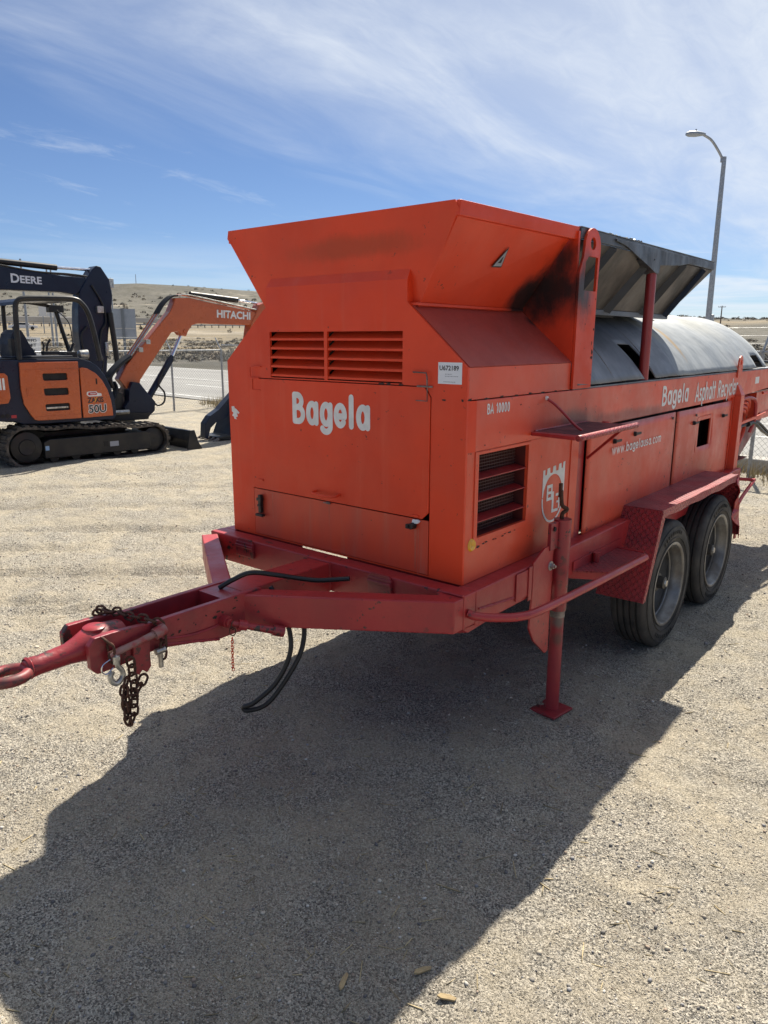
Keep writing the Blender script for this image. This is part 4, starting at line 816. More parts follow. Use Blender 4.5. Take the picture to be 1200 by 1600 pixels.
for k in range(16): flake((.0063, random.uniform(.1, 3.3), random.choice([1.262, 1.27, 1.425, 1.33, 1.40])+random.uniform(-.008, .008)), (0, 1, 0), (0, 0, 1), random.uniform(.0015, .004), random.uniform(.8, 2.5))
for k in range(7): flake((.0002, .02+.11*k, 1.4425+random.uniform(-.002, .002)), (0, 1, 0), (0, 0, 1), random.uniform(.003, .005), 4.5)
for (y, z) in ((.075, 1.24), (.035, 1.245), (.02, 1.247), (.07, 1.16), (.065, 1.10)): flake((.0001, y, z), (0, 1, 0), (0, 0, 1), .004, .7)
for k in range(22):
    y = random.uniform(-1.15, -.6); flake((-.5745, y, random.uniform(.655, .735)), (0, 1, 0), (0, 0, 1), random.uniform(.0015, .006), random.uniform(.8, 2.2))
# --- jack (landing leg), right side
JX, JY = .088, .640
mb = MB(); mb.tube([(JX, JY, .49), (JX, JY, .902)], .0375, 28); mb.lathe([(.9022, .0375), (.9022, .030), (.89, .030), (.89, 0)], 'z', (JX, JY, 0), 28); jk = mb.build('jack_housing', 'frame_worn', T)
mb = MB(); mb.tube([(JX, JY, .01), (JX, JY, .4895)], .030, 24); leg = mb.build('jack_leg', mat('rust_worn_leg', (.34, .028, .035), (.27, .026, .033), rough=.45, nscale=6, chips=.66, chipcol=(.08, .04, .03), bump=.2, soot=[((JX+.03, JY-.03, .44), (.06, .06, .045), (.13, .10, .085), .95), ((JX+.03, JY-.03, .36), (.05, .05, .05), (.11, .05, .04), .8)]), T)
mb = MB(); mb.lathe([(.458, .0305), (.458, .0325), (.4892, .0325), (.4892, .0305)], 'z', (JX, JY, 0), 24); mb.build('jack_collar', 'bare', T)
mb = MB(); mb.prism([(JX-.075, JY-.07), (JX+.055, JY-.085), (JX+.075, JY+.06), (JX-.06, JY+.075)], 'z', 0.002, .012); mb.build('jack_foot', 'frame_worn', T, bevel=.002)
mb = MB(); mb.prism([(.40, .62), (.40, .745), (.545, .785), (.60, .785), (.60, .30), (.56, .30), (.46, .40), (.40, .45)], 'x', FX+.001, FX+.013) if False else mb.prism([(.405, .60), (.405, .755), (.50, .80), (.575, .80), (.575, .315), (.55, .308), (.44, .40), (.395, .47)], 'x', .0735, .0835)
jp = mb.build('jack_plate', 'frame', T, bevel=.002)
mb = MB(); mb.box((.0735, .535, .78), (.090, .5995, .898)); mb.build('jack_clamp', 'frame_worn', T, bevel=.002)
mb = MB(); mb.lathe([(0, 0), (0, .010), (.006, .010), (.006, 0)][::-1], 'x', (.0905, .560, .872), 14); mb.build('clamp_hole', 'dark', T)
for z in (.71, .525):
    mb = MB(); mb.lathe([(.060, 0), (.060, .021), (.064, .021), (.064, 0)][::-1], 'x', (.0235, .555, z), 20); mb.lathe([(.064, 0), (.064, .012), (.077, .012), (.077, 0)][::-1], 'x', (.0235, .555, z), 6); mb.lathe([(.077, 0), (.077, .006), (.086, .006), (.086, 0)][::-1], 'x', (.0235, .555, z), 10); mb.build('plate_bolt', 'zinc', T)
mb = MB(); mb.tube(catmull([(JX-.004, JY, .895), (JX-.002, JY-.005, .925), (JX+.012, JY+.01, .945), (JX-.002, JY-.012, .965), (JX-.006, JY-.02, 1.03)], 5), .009, 9); mb.box((JX-.014, JY-.028, 1.0), (JX-.002, JY-.014, 1.06)); mb.build('jack_crank', 'rust', T)
mb = MB(); mb.box((.0725, .28, .62), (.078, .385, .735)); mb.box((.078, .372, .60), (.083, .40, .745)); mb.build('rail_patch_plate', 'frame', T, bevel=.002)
mb = MB(); mb.tube(catmull([(.0735, -.065, .672), (.10, -.055, .665), (.15, .0, .655), (.205, .085, .648), (.228, .20, .645), (.235, .6, .633), (.240, 1.255, .618)], 8), .0165, 14); mb.build('step_guard_bar', 'frame', T)
# --- steps
mb = MB(); mb.prism([(.062, .80), (.205, .885), (.222, 1.30), (.062, 1.34)], 'z', .618, .626); mb.build('lower_step', 'tread', T, bevel=.001)
mb = MB(); mb.hexa([(.05, .80, .585), (.202, .884, .585), (.206, .889, .585), (.05, .806, .585), (.05, .80, .6175), (.202, .884, .6175), (.206, .889, .6175), (.05, .806, .6175)]); mb.build('lower_step_edge', 'frame', T)
mb = MB(); mb.box((.0725, .80, .6265), (.078, 1.34, .668)); mb.build('lower_step_upstand', 'frame', T)
mb = MB(); mb.tube([(.095, 1.005, .6265), (.095, 1.005, .672)], .017, 14); mb.build('stub_pipe', 'frame', T)
mb = MB(); mb.box((.0068, .50, 1.280), (.215, 1.01, 1.286)); mb.build('upper_step', mat('step_tread_dark', (.16, .03, .035), (.07, .03, .035), rough=.5, nscale=6, plate=True), T, bevel=.001)
mb = MB(); mb.prism([(.0068, .468), (.215, .44), (.215, .4995), (.0068, .4995)], 'z', 1.272, 1.286); mb.build('upper_step_lip', 'frame', T, bevel=.003)
mb = MB(); mb.tube(catmull([(.222, .45, 1.279), (.230, .52, 1.281), (.231, 1.02, 1.284)], 6), .0125, 12); mb.build('upper_step_edge', 'tread_side', T)
mb = MB(); mb.tube(catmull([(.010, .585, 1.415), (.05, .60, 1.385), (.12, .63, 1.31), (.15, .64, 1.287)], 5), .0058, 8); mb.build('step_stay', 'frame', T)
mb = MB(); mb.lathe([(0, 0), (0, .009), (.008, .008), (.008, 0)], 'x', (.007, .585, 1.417), 10); mb.build('stay_bolt', 'white', T)
mb = MB(); mb.beam((.205, .93, 1.273), (.018, 1.0, 1.115), .006, .012); mb.build('step_brace', 'frame', T)
mb = MB(); mb.tube([(.055, 1.10, 1.242), (.055, 1.10, 1.282)], .017, 14); mb.box((.0065, 1.085, 1.25), (.04, 1.115, 1.262)); mb.build('stub_pipe', 'frame', T)
mb = MB(); mb.box((XL-.26, .36, 1.280), (XL-.007, .95, 1.288)); mb.box((XL-.26, .36, 1.262), (XL-.24, .95, 1.2795)); mb.build('upper_step', 'tread', T, bevel=.002)
# weld beads along the main frame joints
def weld(a, b, r=.0042, m='frame'):
    a, b = Vector(a), Vector(b); n = max(4, int((b-a).length/.008)); mb = MB(); mb.tube([a+(b-a)*(i/n)+Vector((random.uniform(-1, 1), random.uniform(-1, 1), random.uniform(-1, 1)))*.0009 for i in range(n+1)], [r*random.uniform(.75, 1.25) for i in range(n+1)], 6); mb.build('weld_bead', m, T)
weld((-.600, -.565, .615), (-.600, -.565, .738)); weld((-.574, -.500, .618), (-.574, -.500, .742)); weld((-.735, -.094, .74), (-.600, -.094, .74)); weld((-.600, -.094, .618), (-.600, -.094, .738))
weld((-.02, -.094, .744), (FX-.004, -.094, .744)); weld((FX+.001, .01, .668), (FX+.001, .27, .640)); weld((JX-.02, JY-.034, .50), (JX-.02, JY-.034, .77)); weld((.063, 1.30, .628), (.215, 1.30, .628)); weld((.008, .50, 1.288), (.008, 1.0, 1.288), .003)
weld((-.574, -.70, .60), (-.574, -.93, .655), .005, 'frame_worn'); weld((-.26, .05, 1.782), (-.26, .78, 1.782), .004, 'red_hop')
# dried mud and soot streaks that ran down below the latches and seams keep their own shape
def streak_run(x, z, L_, w, mm): 
    mb = MB(); n = 8; v = []
    for i in range(n+1): t = i/n; ww = w*(1-.6*t)*random.uniform(.7, 1.2); v += [(x-ww, -.0015, z-L_*t), (x+ww, -.0015, z-L_*t)]
    mb.add(v, [(2*i, 2*i+1, 2*i+3, 2*i+2) for i in range(n)]); mb.build('rust_run', mm, T)
run_m = mat('faint_rust_run', (.50, .085, .045), (.56, .12, .07), rough=.5, nscale=30)
for (x, z, L_, w) in ((-.222, .93, .16, .006), (-.69, .955, .09, .003), (-1.05, .965, .12, .004), (-.208, .94, .19, .003)): streak_run(x, z, L_, w, run_m)
# --- mudguard over the tandem wheels
def guard(x0, x1, out):
    o1 = MB(); s = out
    o1.hexa([(x0, 1.495, .800), (x1, 1.495, .800), (x1, 2.875, .800), (x0, 2.875, .800), (x0, 1.495, .807), (x1, 1.495, .807), (x1, 2.875, .807), (x0, 2.875, .807)]); g = o1.build('mudguard', 'tread', T)
    mb = MB(); mb.hexa([(x0-.02*s, 1.300, .362), (x1, 1.305, .362), (x1, 1.4895, .806), (x0, 1.4895, .806), (x0-.02*s, 1.307, .358), (x1, 1.312, .358), (x1, 1.4945, .800), (x0, 1.4945, .800)]); mb.build('mudguard_front', 'tread_front', g)
    mb = MB(); mb.hexa([(x0, 3.045, .372), (x1, 3.045, .372), (x1, 2.88, .806), (x0, 2.88, .806), (x0, 3.038, .368), (x1, 3.038, .368), (x1, 2.876, .800), (x0, 2.876, .800)]); mb.build('mudguard_rear', 'tread_front', g)
    mb = MB(); v = []; n = 40
    for i in range(n+1):
        y = 1.50+(2.87-1.50)*i/n; d = .006*math.sin(y*5)+.012*math.exp(-((y-2.15)/.12)**2); v += [(x1-d*s*.6, y, .8072), (x1+.005*s-d*s*.6, y, .8062), (x1+.007*s-d*s*.3, y, .766+.004*math.sin(y*17)), (x1+.002*s, y, .766)]
    mb.add(v, [(4*i+k, 4*i+4+k, 4*i+4+(k+1) % 4, 4*i+(k+1) % 4) for i in range(n) for k in range(4)]+[(0, 1, 2, 3), (4*n, 4*n+3, 4*n+2, 4*n+1)]); mb.build('mudguard_edge', 'tread_side', g)
    mb = MB(); mb.hexa([(x1, 1.307, .358), (x1+.006*s, 1.307, .358), (x1+.006*s, 1.340, .358), (x1, 1.340, .358), (x1, 1.493, .8), (x1+.006*s, 1.493, .8), (x1+.006*s, 1.530, .77), (x1, 1.530, .77)]); mb.build('mudguard_edge', 'tread_side', g)
    mb = MB(); v = []; n = 14
    for i in range(n+1):
        t = i/n; y = 2.876+t*.168; z = .80-t*.43; w = .045+.02*math.sin(t*23)+(.05 if .55 < t < .75 else 0); v += [(x1, y, z), (x1+.006*s, y, z), (x1+.006*s+.02*math.sin(t*9), y-w, z-.02), (x1+.02*math.sin(t*9), y-w, z-.02)]
    mb.add(v, [(4*i+k, 4*i+4+k, 4*i+4+(k+1) % 4, 4*i+(k+1) % 4) for i in range(n) for k in range(4)]); mb.build('mudguard_edge', 'frame', g)
guard(.0735, .222, 1) if False else guard(-.0, .222, 1); guard(-1.335, -1.557, -1)
# --- wheels
def wheel(y, side=1):
    x = .215 if side > 0 else -1.55; s = side; RT = .356; cz = .347
    prof = [(-.012, .232), (-.006, .250), (.002, .285), (-.004, .318), (-.012, .340), (-.020, .350)]
    tr = [(-.020, .350), (-.030, RT)]; gx = [-.052, -.085, -.118, -.151]
    for g in gx: tr += [(g+.006, RT), (g+.004, RT-.010), (g-.004, RT-.010), (g-.006, RT)]
    tr += [(-.175, RT), (-.187, .350), (-.200, .33), (-.205, .285), (-.195, .232)]
    mb = MB(); mb.lathe([(a*s, r) for a, r in prof[:-1]+tr], 'x', (x, y, cz), 72); ty = mb.build('tyre', 'rubber', T)
    for k, (rr_, w) in enumerate(((.262, .0025), (.322, .0022))):
        mb = MB(); mb.tube([(x+s*(.001 if k == 0 else -.003), y+rr_*math.cos(t), cz+rr_*math.sin(t)) for t in [2*math.pi*i/64 for i in range(64)]], w, 5, closed=True); mb.build('sidewall_ring', 'rubber', ty)
    mb = MB()    # illegible raised characters moulded on the sidewall
    for a0 in (70, 235):
        for j in range(9):
            a = R(a0+j*6.2); c = Vector((x+s*.0035, y+.293*math.cos(a), cz+.293*math.sin(a))); ra = Vector((0, math.cos(a), math.sin(a))); ta = Vector((0, -math.sin(a), math.cos(a))); 
            for q in range(2): mb.beam(c-ra*.010+ta*(.006*q-.003), c+ra*.010+ta*(.006*q-.003), .003, .003, (1, 0, 0))
            mb.beam(c+ra*.008*(1 if j % 2 else -1)-ta*.005, c+ra*.008*(1 if j % 2 else -1)+ta*.005, .003, .003, (1, 0, 0))
    tag(mb.build('sidewall_moulding', 'rubber', ty), kind='stuff')
    mb = MB(); mb.lathe([(a*s, r) for a, r in [(-.014, .233), (-.004, .236), (-.002, .228), (-.006, .220), (-.012, .216), (-.030, .214), (-.038, .206), (-.070, .203), (-.074, .197), (-.082, .197), (-.086, .203), (-.12, .203), (-.150, .190)]], 'x', (x, y, cz), 64); ri_ = mb.build('rim', 'rim', T)
    mb = MB(); mb.lathe([(a*s, r) for a, r in [(-.145, .204), (-.150, .17), (-.150, .0)]], 'x', (x, y, cz), 48); mb.build('wheel_disc', 'disc', T)
    mb = MB(); mb.lathe([(a*s, r) for a, r in [(-.15, .105), (-.13, .102), (-.125, .06), (-.075, .056), (-.065, .05), (-.062, .036), (-.03, .034), (-.026, .026), (-.026, 0)]], 'x', (x, y, cz), 32); mb.build('hub', 'hub', T)
    mb = MB(); mb.lathe([(a*s, r) for a, r in [(-.026, .020), (-.018, .018), (-.018, 0)]], 'x', (x, y, cz), 12); mb.build('hub_cap_nut', 'zinc', T)
    me = MB().lathe([(a*s, r) for a, r in [(-.15, .0105), (-.122, .0105), (-.122, 0)]], 'x', (0, 0, 0), 6).mesh('wheel_nut')
    for k in range(8):
        a = R(22.5+45*k); link('wheel_nut', me, M['hub'], ri_, (x, y+.083*math.cos(a), cz+.083*math.sin(a)))
    return ty
for yy in (1.745, 2.610):
    wheel(yy, 1); wheel(yy, -1)
    mb = MB(); mb.tube([(-1.38, yy, .352), (.06, yy, .352)], .038, 16); mb.build('axle', 'bare', T)
mb = MB(); mb.beam((-.06, 1.5, .47), (-.06, 2.9, .47), .06, .05); mb.box((-.09, 1.6, .49), (-.03, 1.75, .605)); mb.box((-.09, 2.6, .49), (-.03, 2.75, .605)); mb.build('leaf_spring', 'bare', T)
# --- rear end: hydraulic lines, chute, bumper
mb = MB(); mb.prism([(3.60, .70), (4.16, .60), (4.45, .72), (5.05, .98), (5.3, 1.30), (3.6, 1.255)], 'x', -1.2, -.16); mb.build('discharge_chute', mat('dark_chute_red', (.22, .022, .03), (.14, .02, .028), rough=.4, nscale=4), T, bevel=.004)
mb = MB(); mb.box((-.20, 3.58, 1.2555), (-.031, 4.9, 1.2605)); mb.box((-1.25, 4.2, 1.30), (-.05, 5.2, 1.31)); mb.build('rear_closing_plates', 'soot_red', T)  # unseen plates by the chute, put in to close slits of sun in the shadow
mb = MB(); mb.box((-.155, 4.5, 1.0), (-.10, 5.2, 1.262)); mb.build('rear_corner_plate', 'red_side', T, bevel=.002)
mb = MB(); mb.box((-.155, 3.60, .75), (-.150, 4.05, 1.22)); mb.build('valve_plate', 'red_side', T, bevel=.002)
for k in range(4):
    z = 1.13+.028*k; mb = MB(); mb.tube(catmull([(-.05, 3.58, z), (-.045, 3.75, z+.01), (-.04, 3.92+.03*k, z-.005), (-.05, 4.0+.03*k, z-.07)], 6), .012, 8); mb.build('hydraulic_pipe', 'red_side', T)
mb = MB(); mb.tube(catmull([(-.02, 3.58, 1.20), (-.01, 3.8, 1.235), (0, 4.05, 1.20), (0, 4.08, 1.05), (-.02, 4.06, .95)], 6), .013, 8); mb.build('hydraulic_pipe', 'frame', T)
mb = MB(); mb.tube(catmull([(-.06, 4.08, 1.04), (-.06, 4.0, .92), (-.05, 3.8, .82), (-.05, 3.60, .77)], 6), .014, 8); mb.build('hydraulic_pipe', 'red_side', T)
mb = MB(); mb.tube(catmull([(.0, 4.25, 1.25), (.02, 4.5, 1.24), (.02, 4.62, 1.18), (.0, 4.55, 1.10), (-.02, 4.3, 1.08)], 6), .010, 8); mb.build('hydraulic_pipe', 'red_side', T)
mb = MB(); mb.beam((.0, 3.62, 1.055), (.02, 4.35, 1.085), .02, .02); mb.build('pipe_clamp_bar', 'red_side', T)
for k in range(2):
    mb = MB(); mb.tube(catmull([(-.02, 3.7+.15*k, 1.02), (.0, 4.05+.1*k, 1.03), (.02, 4.35+.1*k, .93), (.0, 4.75, .86), (-.1, 5.1, .95)], 8), .012, 8); mb.build('hydraulic_hose', 'hose', T)
mb = MB(); mb.lathe([(3.9, 0), (3.9, .02), (3.97, .02), (3.97, 0)], 'y', (.0, 0, 1.03), 12); mb.build('hose_fitting', 'black', T)
for k in range(2): mb = MB(); mb.box((-.149, 3.70+.14*k, .96), (-.146, 3.76+.14*k, 1.02)); mb.build('small_white_decal', 'white', T)
mb = MB(); mb.tube([(.06, 3.30, .70), (.20, 3.36, .70), (.205, 3.40, .695), (.20, 3.16, .62), (.20, 3.05, .58)], .012, 10); mb.build('rear_guard_bar', 'frame', T)
mb = MB(); mb.prism([(3.05, .60), (3.10, .60), (3.10, .33), (3.06, .33)], 'x', .19, .20); mb.build('mud_flap_bracket', 'frame', T)
# ================================================================== chain, hose
def link_mesh(L_=.030, w=.0115, r=.0038):
    P = []
    for i in range(10): a = -math.pi/2+math.pi*i/9; P.append(((L_/2-w)+w*math.cos(a), w*math.sin(a), 0))
    for i in range(10): a = math.pi/2+math.pi*i/9; P.append((-(L_/2-w)+w*math.cos(a), w*math.sin(a), 0))
    return MB().tube(P, r, 7, closed=True).mesh('link')
def chain(root, path, me, pitch, m='rust', name='link'):
    P = [Vector(p) for p in path]; d = [0]
    for a, b in zip(P, P[1:]): d.append(d[-1]+(b-a).length)
    n = int(d[-1]/pitch); j = 0
    for k in range(n):
        s = (k+.5)*pitch
        while j < len(d)-2 and d[j+1] < s: j += 1
        t = (s-d[j])/(d[j+1]-d[j]); c = P[j].lerp(P[j+1], t); dr = (P[j+1]-P[j]).normalized()
        up = Vector((.2, .3, 1)) if abs(dr.z) < .8 else Vector((1, .5, .1)); side = dr.cross(up).normalized(); u = side.cross(dr)
        a = (math.pi/2 if k % 2 else 0)+random.uniform(-.3, .3); yv = side*math.cos(a)+u*math.sin(a); zv = dr.cross(yv)
        o = link(name, me, M[m], root); base = Matrix((dr, yv, zv)).transposed().to_4x4(); base.translation = c-root.location; o.matrix_local = base
LM = link_mesh(.038, .0125, .0042)
ch = empty('safety_chain', (-.56, -1.08, .60), label='heavy rusty safety chain draped over the drawbar tongue with loops hanging down', cat='chain')
chain(ch, catmull([(-.745, -1.02, .752), (-.70, -1.01, .765), (-.66, -1.0, .757), (-.61, -.985, .757), (-.57, -.965, .752), (-.556, -.945, .735), (-.553, -.94, .67), (-.555, -.95, .61)], 6), LM, .028)
chain(ch, catmull([(-.79, -1.04, .74), (-.765, -1.04, .763), (-.73, -1.03, .765), (-.71, -1.05, .76)], 6), LM, .028)
chain(ch, catmull([(-.566, -1.14, .745), (-.560, -1.125, .72), (-.553, -1.12, .66)], 5), LM, .028)
chain(ch, catmull([(-.545, -1.085, .60), (-.545, -1.10, .55), (-.55, -1.095, .48), (-.55, -1.085, .44), (-.548, -1.068, .48), (-.547, -1.062, .56), (-.546, -1.068, .665)], 8), LM, .028)
chain(ch, catmull([(-.55, -1.085, .545), (-.55, -1.05, .545), (-.555, -1.02, .575), (-.56, -1.0, .60)], 6), LM, .028)
chain(ch, catmull([(-.556, -1.088, .56), (-.56, -1.085, .50), (-.56, -1.078, .455)], 6), LM, .028)
hk = empty('safety_hook', (-.548, -1.115, .63), label='bright zinc safety hook with a spring latch hanging beside the coupling head', cat='hook')
mb = MB(); mb.tube([tuple(p) for p in catmull([(0, .0, .045), (0, .004, .02), (0, .016, .002), (0, .018, -.018), (0, 0, -.036), (0, -.018, -.028), (0, -.024, -.008), (0, -.016, .008)], 5)], [.010]*16+[.009]*10+[.008]*5+[.006]*5 if False else .0085, 10); mb.build('hook_body', 'zinc', hk)
mb = MB(); mb.tube([(-.012, .0, .048), (.012, .0, .048)], .008, 10); mb.lathe([(.03, .0), (.03, .012), (.055, .013), (.06, .0)], 'z', (0, 0, 0), 14); mb.build('hook_eye', 'zinc', hk)
mb = MB(); mb.tube([tuple(p) for p in catmull([(.0, -.02, .05), (.0, -.045, .04), (0, -.05, .02), (0, -.035, .006), (0, -.012, .02)], 5)], .0022, 6); mb.build('spring_latch', 'chrome', hk)
pc = empty('pin_chain', (-.540, -.675, .58), label='thin rusty keeper chain hanging from the stowed coupling pin', cat='chain')
chain(pc, catmull([(-.532, -.664, .665), (-.528, -.672, .64), (-.528, -.676, .61)], 6), link_mesh(.030, .011, .0022), .022)
chain(pc, catmull([(-.528, -.676, .61), (-.528, -.678, .55), (-.528, -.678, .48)], 6), link_mesh(.014, .0045, .0014), .0105, 'red')
hz_ = MB(); hz_.tube(catmull([(-.69, -.60, .742), (-.655, -.56, .772), (-.62, -.50, .792), (-.56, -.42, .775), (-.52, -.36, .757), (-.46, -.31, .748), (-.40, -.26, .752), (-.36, -.235, .757)], 8), .0095, 10)
hz_.tube(catmull([(-.56, -.46, .74), (-.50, -.44, .62), (-.47, -.45, .50), (-.50, -.50, .38), (-.56, -.56, .30), (-.60, -.58, .275), (-.585, -.57, .262), (-.52, -.52, .30), (-.46, -.44, .44), (-.45, -.40, .53), (-.47, -.38, .62), (-.50, -.38, .70)], 8), .0095, 10)
tag(hz_.build('black_cable', 'hose'), 'black trailer cable lying across the drawbar with one loop hanging to the ground', 'cable')
# ================================================================== ORANGE EXCAVATOR (side plane at local y = 0, front towards +x)
AZ = math.atan2(.996, .088)
X1 = empty('mini_excavator', (-8.3, 2.3, -.02), AZ, label='orange mini excavator with open canopy, parked on black rubber tracks', cat='excavator')
def track(y0, y1, par):
    A_, ra, B_, rb = (-.10, .272), .272, (1.72, .222), .222
    dx = B_[0]-A_[0]; dz = B_[1]-A_[1]; D = math.hypot(dx, dz); th = math.atan2(dz, dx); al = math.acos((ra-rb)/D)
    loop = [(A_[0]+ra*math.cos(t), A_[1]+ra*math.sin(t)) for t in np.linspace(th+al, th+2*math.pi-al, 22)]+[(B_[0]+rb*math.cos(t), B_[1]+rb*math.sin(t)) for t in np.linspace(th-al, th+al, 18)]
    # sagging top run
    top = []; p, q = loop[-1], loop[0]
    for k in range(1, 16): t = k/16; top.append((p[0]+(q[0]-p[0])*t, p[1]+(q[1]-p[1])*t-.022*math.sin(math.pi*t*3)**2))
    loop = loop+top; n = len(loop); c = (.8, .25)
    inner = []
    for i in range(n):
        a, b = Vector(loop[i-1]), Vector(loop[(i+1) % n]); d = (b-a).normalized(); nn_ = Vector((-d.y, d.x)); inner.append((loop[i][0]+nn_.x*.028, loop[i][1]+nn_.y*.028))
    mb = MB(); v = [(p[0], y, p[1]) for y in (y0, y1) for p in loop]+[(p[0], y, p[1]) for y in (y0, y1) for p in inner]
    f = []
    for i in range(n):
        j = (i+1) % n; f += [(i, j, n+j, n+i), (2*n+i, 3*n+i, 3*n+j, 2*n+j), (i, 2*n+i, 2*n+j, j), (n+i, n+j, 3*n+j, 3*n+i)]
    mb.add(v, f); belt = mb.build('track_belt', 'track', par)
    # lugs
    L_ = [0]
    for i in range(n): L_.append(L_[-1]+math.dist(loop[i], loop[(i+1) % n]))
    me = MB().hexa([(-.032, y0-.004, -.004), (.032, y0-.004, -.004), (.032, y1+.004, -.004), (-.032, y1+.004, -.004), (-.022, y0-.004, .024), (.022, y0-.004, .024), (.022, y1+.004, .024), (-.022, y1+.004, .024)]).mesh('track_lug')
    m_ = int(L_[-1]/.098)
    for k in range(m_):
        s = k*L_[-1]/m_; i = max(j for j in range(n) if L_[j] <= s); t = (s-L_[i])/(L_[i+1]-L_[i]); p, q = loop[i], loop[(i+1) % n]
        o = link('track_lug', me, M['track'], belt, (p[0]+(q[0]-p[0])*t, 0, p[1]+(q[1]-p[1])*t)); o.rotation_euler = (0, -math.atan2(q[1]-p[1], q[0]-p[0])+math.pi, 0)
    mb = MB(); mb.prism([(.12, .10), (1.62, .09), (1.66, .13), (1.66, .33), (1.60, .355), (.20, .355), (.12, .32)], 'y', y0+.03, y1-.03); fr_ = mb.build('track_frame', 'char', par, bevel=.01)
    s = -1
    mb = MB(); mb.lathe([(y0+.045, 0), (y0+.035, .10), (y0+.05, .11), (y0+.06, .20), (y1-.05, .20), (y1-.04, 0)], 'y', (A_[0], 0, A_[1]), 28); mb.build('sprocket', 'char', par)
    mb = MB(); mb.lathe([(y0+.06, 0), (y0+.05, .06), (y0+.07, .17), (y1-.06, .17), (y1-.05, 0)], 'y', (B_[0], 0, B_[1]), 28); mb.build('idler_wheel', 'char', par)
    me = MB().lathe([(y0+.07, 0), (y0+.07, .06), (y1-.07, .06), (y1-.07, 0)], 'y', (0, 0, 0), 16).mesh('track_roller')
    for x in (.25, .55, .85, 1.15, 1.42): link('track_roller', me, M['char'], fr_, (x, 0, .095))
    if y0 < .1:
        mb = MB(); mb.box((.13, y0+.027, .21), (.18, y0+.029, .27)); mb.build('blue_mark', 'blue', fr_)
        mb = MB(); mb.box((1.03, y0+.027, .18), (1.16, y0+.029, .25)); mb.build('frame_badge', 'grey_ink', fr_)
        mb = MB(); mb.box((.94, y0+.026, .19), (1.0, y0+.029, .26)); mb.build('frame_hole', 'dark', fr_)
track(.0, .38, X1); track(1.42, 1.80, X1)
mb = MB(); mb.box((.25, .38, .22), (1.45, 1.42, .42)); mb.lathe([(.42, 0), (.42, .42), (.52, .42), (.52, 0)], 'z', (.55, .9, 0), 28); mb.build('undercarriage', 'char', X1, bevel=.01)
body = [(-1.02, .60), (-1.06, .80), (-1.04, 1.25), (-.95, 1.41), (.70, 1.41)]+[(.78, 1.405), (.88, 1.37), (.98, 1.30), (1.07, 1.18), (1.14, 1.02), (1.18, .85), (1.195, .68), (1.19, .60), (1.14, .555), (.2, .56), (-.1, .575), (-.2, .62), (-.45, .64), (-.9, .56)]
mb = MB(); mb.prism(body, 'y', .10, 1.72); mb.build('house', 'navy', X1, bevel=.05)
dr_ = [(-.075, 1.375), (-.09, 1.05), (-.07, .84), (.0, .70), (.05, .625), (.10, .612), (.672, .607), (.690, 1.375)]
vents = [[(.205, z), (.222, z-.012), (.51, z-.012), (.528, z), (.525, z+.072), (.51, z+.082), (.215, z+.082), (.20, z+.072)] for z in (1.145, .948, .742)]
mb = MB(); mb.prism(dr_, 'y', .065, .0995, holes=vents); dd = mb.build('engine_cover_door', 'orange', X1, bevel=.006)
mb = MB(); mb.box((.19, .088, .72), (.54, .098, 1.24)); mb.build('vent_opening', 'dark', dd)
mb = MB(); mb.box((.215, .080, .758), (.51, .087, .782)); mb.build('vent_bar', 'zinc', dd, bevel=.004)
mb = MB(); mb.box((-.02, .058, .93), (.055, .0649, 1.045)); mb.box((.0, .054, .945), (.02, .058, 1.03)); mb.build('door_handle', 'orange', dd, bevel=.004)
mb = MB(); mb.box((-.07, .060, 1.275), (.688, .0649, 1.285)); mb.box((.05, .062, .665), (.66, .0649, .672)); mb.build('door_crease', 'orange', dd, bevel=.002)
nz = [(.705, 1.285), (.74, 1.295), (.82, 1.275), (.92, 1.215), (1.01, 1.11), (1.075, .98), (1.115, .83), (1.13, .69), (1.13, .612), (.700, .607)]
mb = MB(); mb.prism(nz, 'y', .067, .0995); nose = mb.build('nose_panel', 'orange', X1, bevel=.006)
mb = MB(); mb.box((.915, .0655, 1.06), (.935, .069, 1.14)); mb.build('key_slot', 'dark', nose)
mb = MB(); mb.prism([(-.97, .88), (-.98, 1.20), (-.95, 1.245), (-.27, 1.245), (-.235, 1.21), (-.225, .93), (-.26, .86), (-.93, .83)], 'y', .07, .0995); side = mb.build('rear_panel', 'orange', X1, bevel=.008)
print_text('maker_lettering', 'HITACHI', .20, (-.935, .0695, 1.04), (1, 0, 0), (0, 0, 1), side, m='white', bold=.006, wscale=.84)
mb = MB(); mb.box((-.235, .096, .665), (-.17, .099, .705)); mb.build('red_reflector', 'decalred', X1)
for k in range(3): mb = MB(); mb.lathe([(.094, 0), (.094, .026), (.098, .026)], 'y', (-.40+.06*k, 0, .70), 14); mb.build('vent_hole', 'dark', X1)
mb = MB(); mb.prism([(.77, .925), (.785, .905), (.80, .895), (.975, .895), (.985, .905), (.975, .935), (.925, .94), (.91, .965), (.79, .965), (.772, .95)], 'y', .064, .0665); mb.build('decal', 'white', nose)
mb = MB(); mb.prism([(.787, .928), (.80, .912), (.905, .912), (.918, .928), (.90, .953), (.80, .953)], 'y', .062, .0638); mb.build('decal', 'decalred', nose)
mb = MB(); [mb.box((.822+.013*k, .0612, .925), (.831+.013*k, .0618, .941)) for k in range(6)]; mb.build('decal_characters', 'white', nose)
print_text('series_lettering', 'ZAXIS', .098, (.778, .0660, .812), (1, 0, 0), (0, 0, 1), nose, m='ink', bold=.003, wscale=.85)
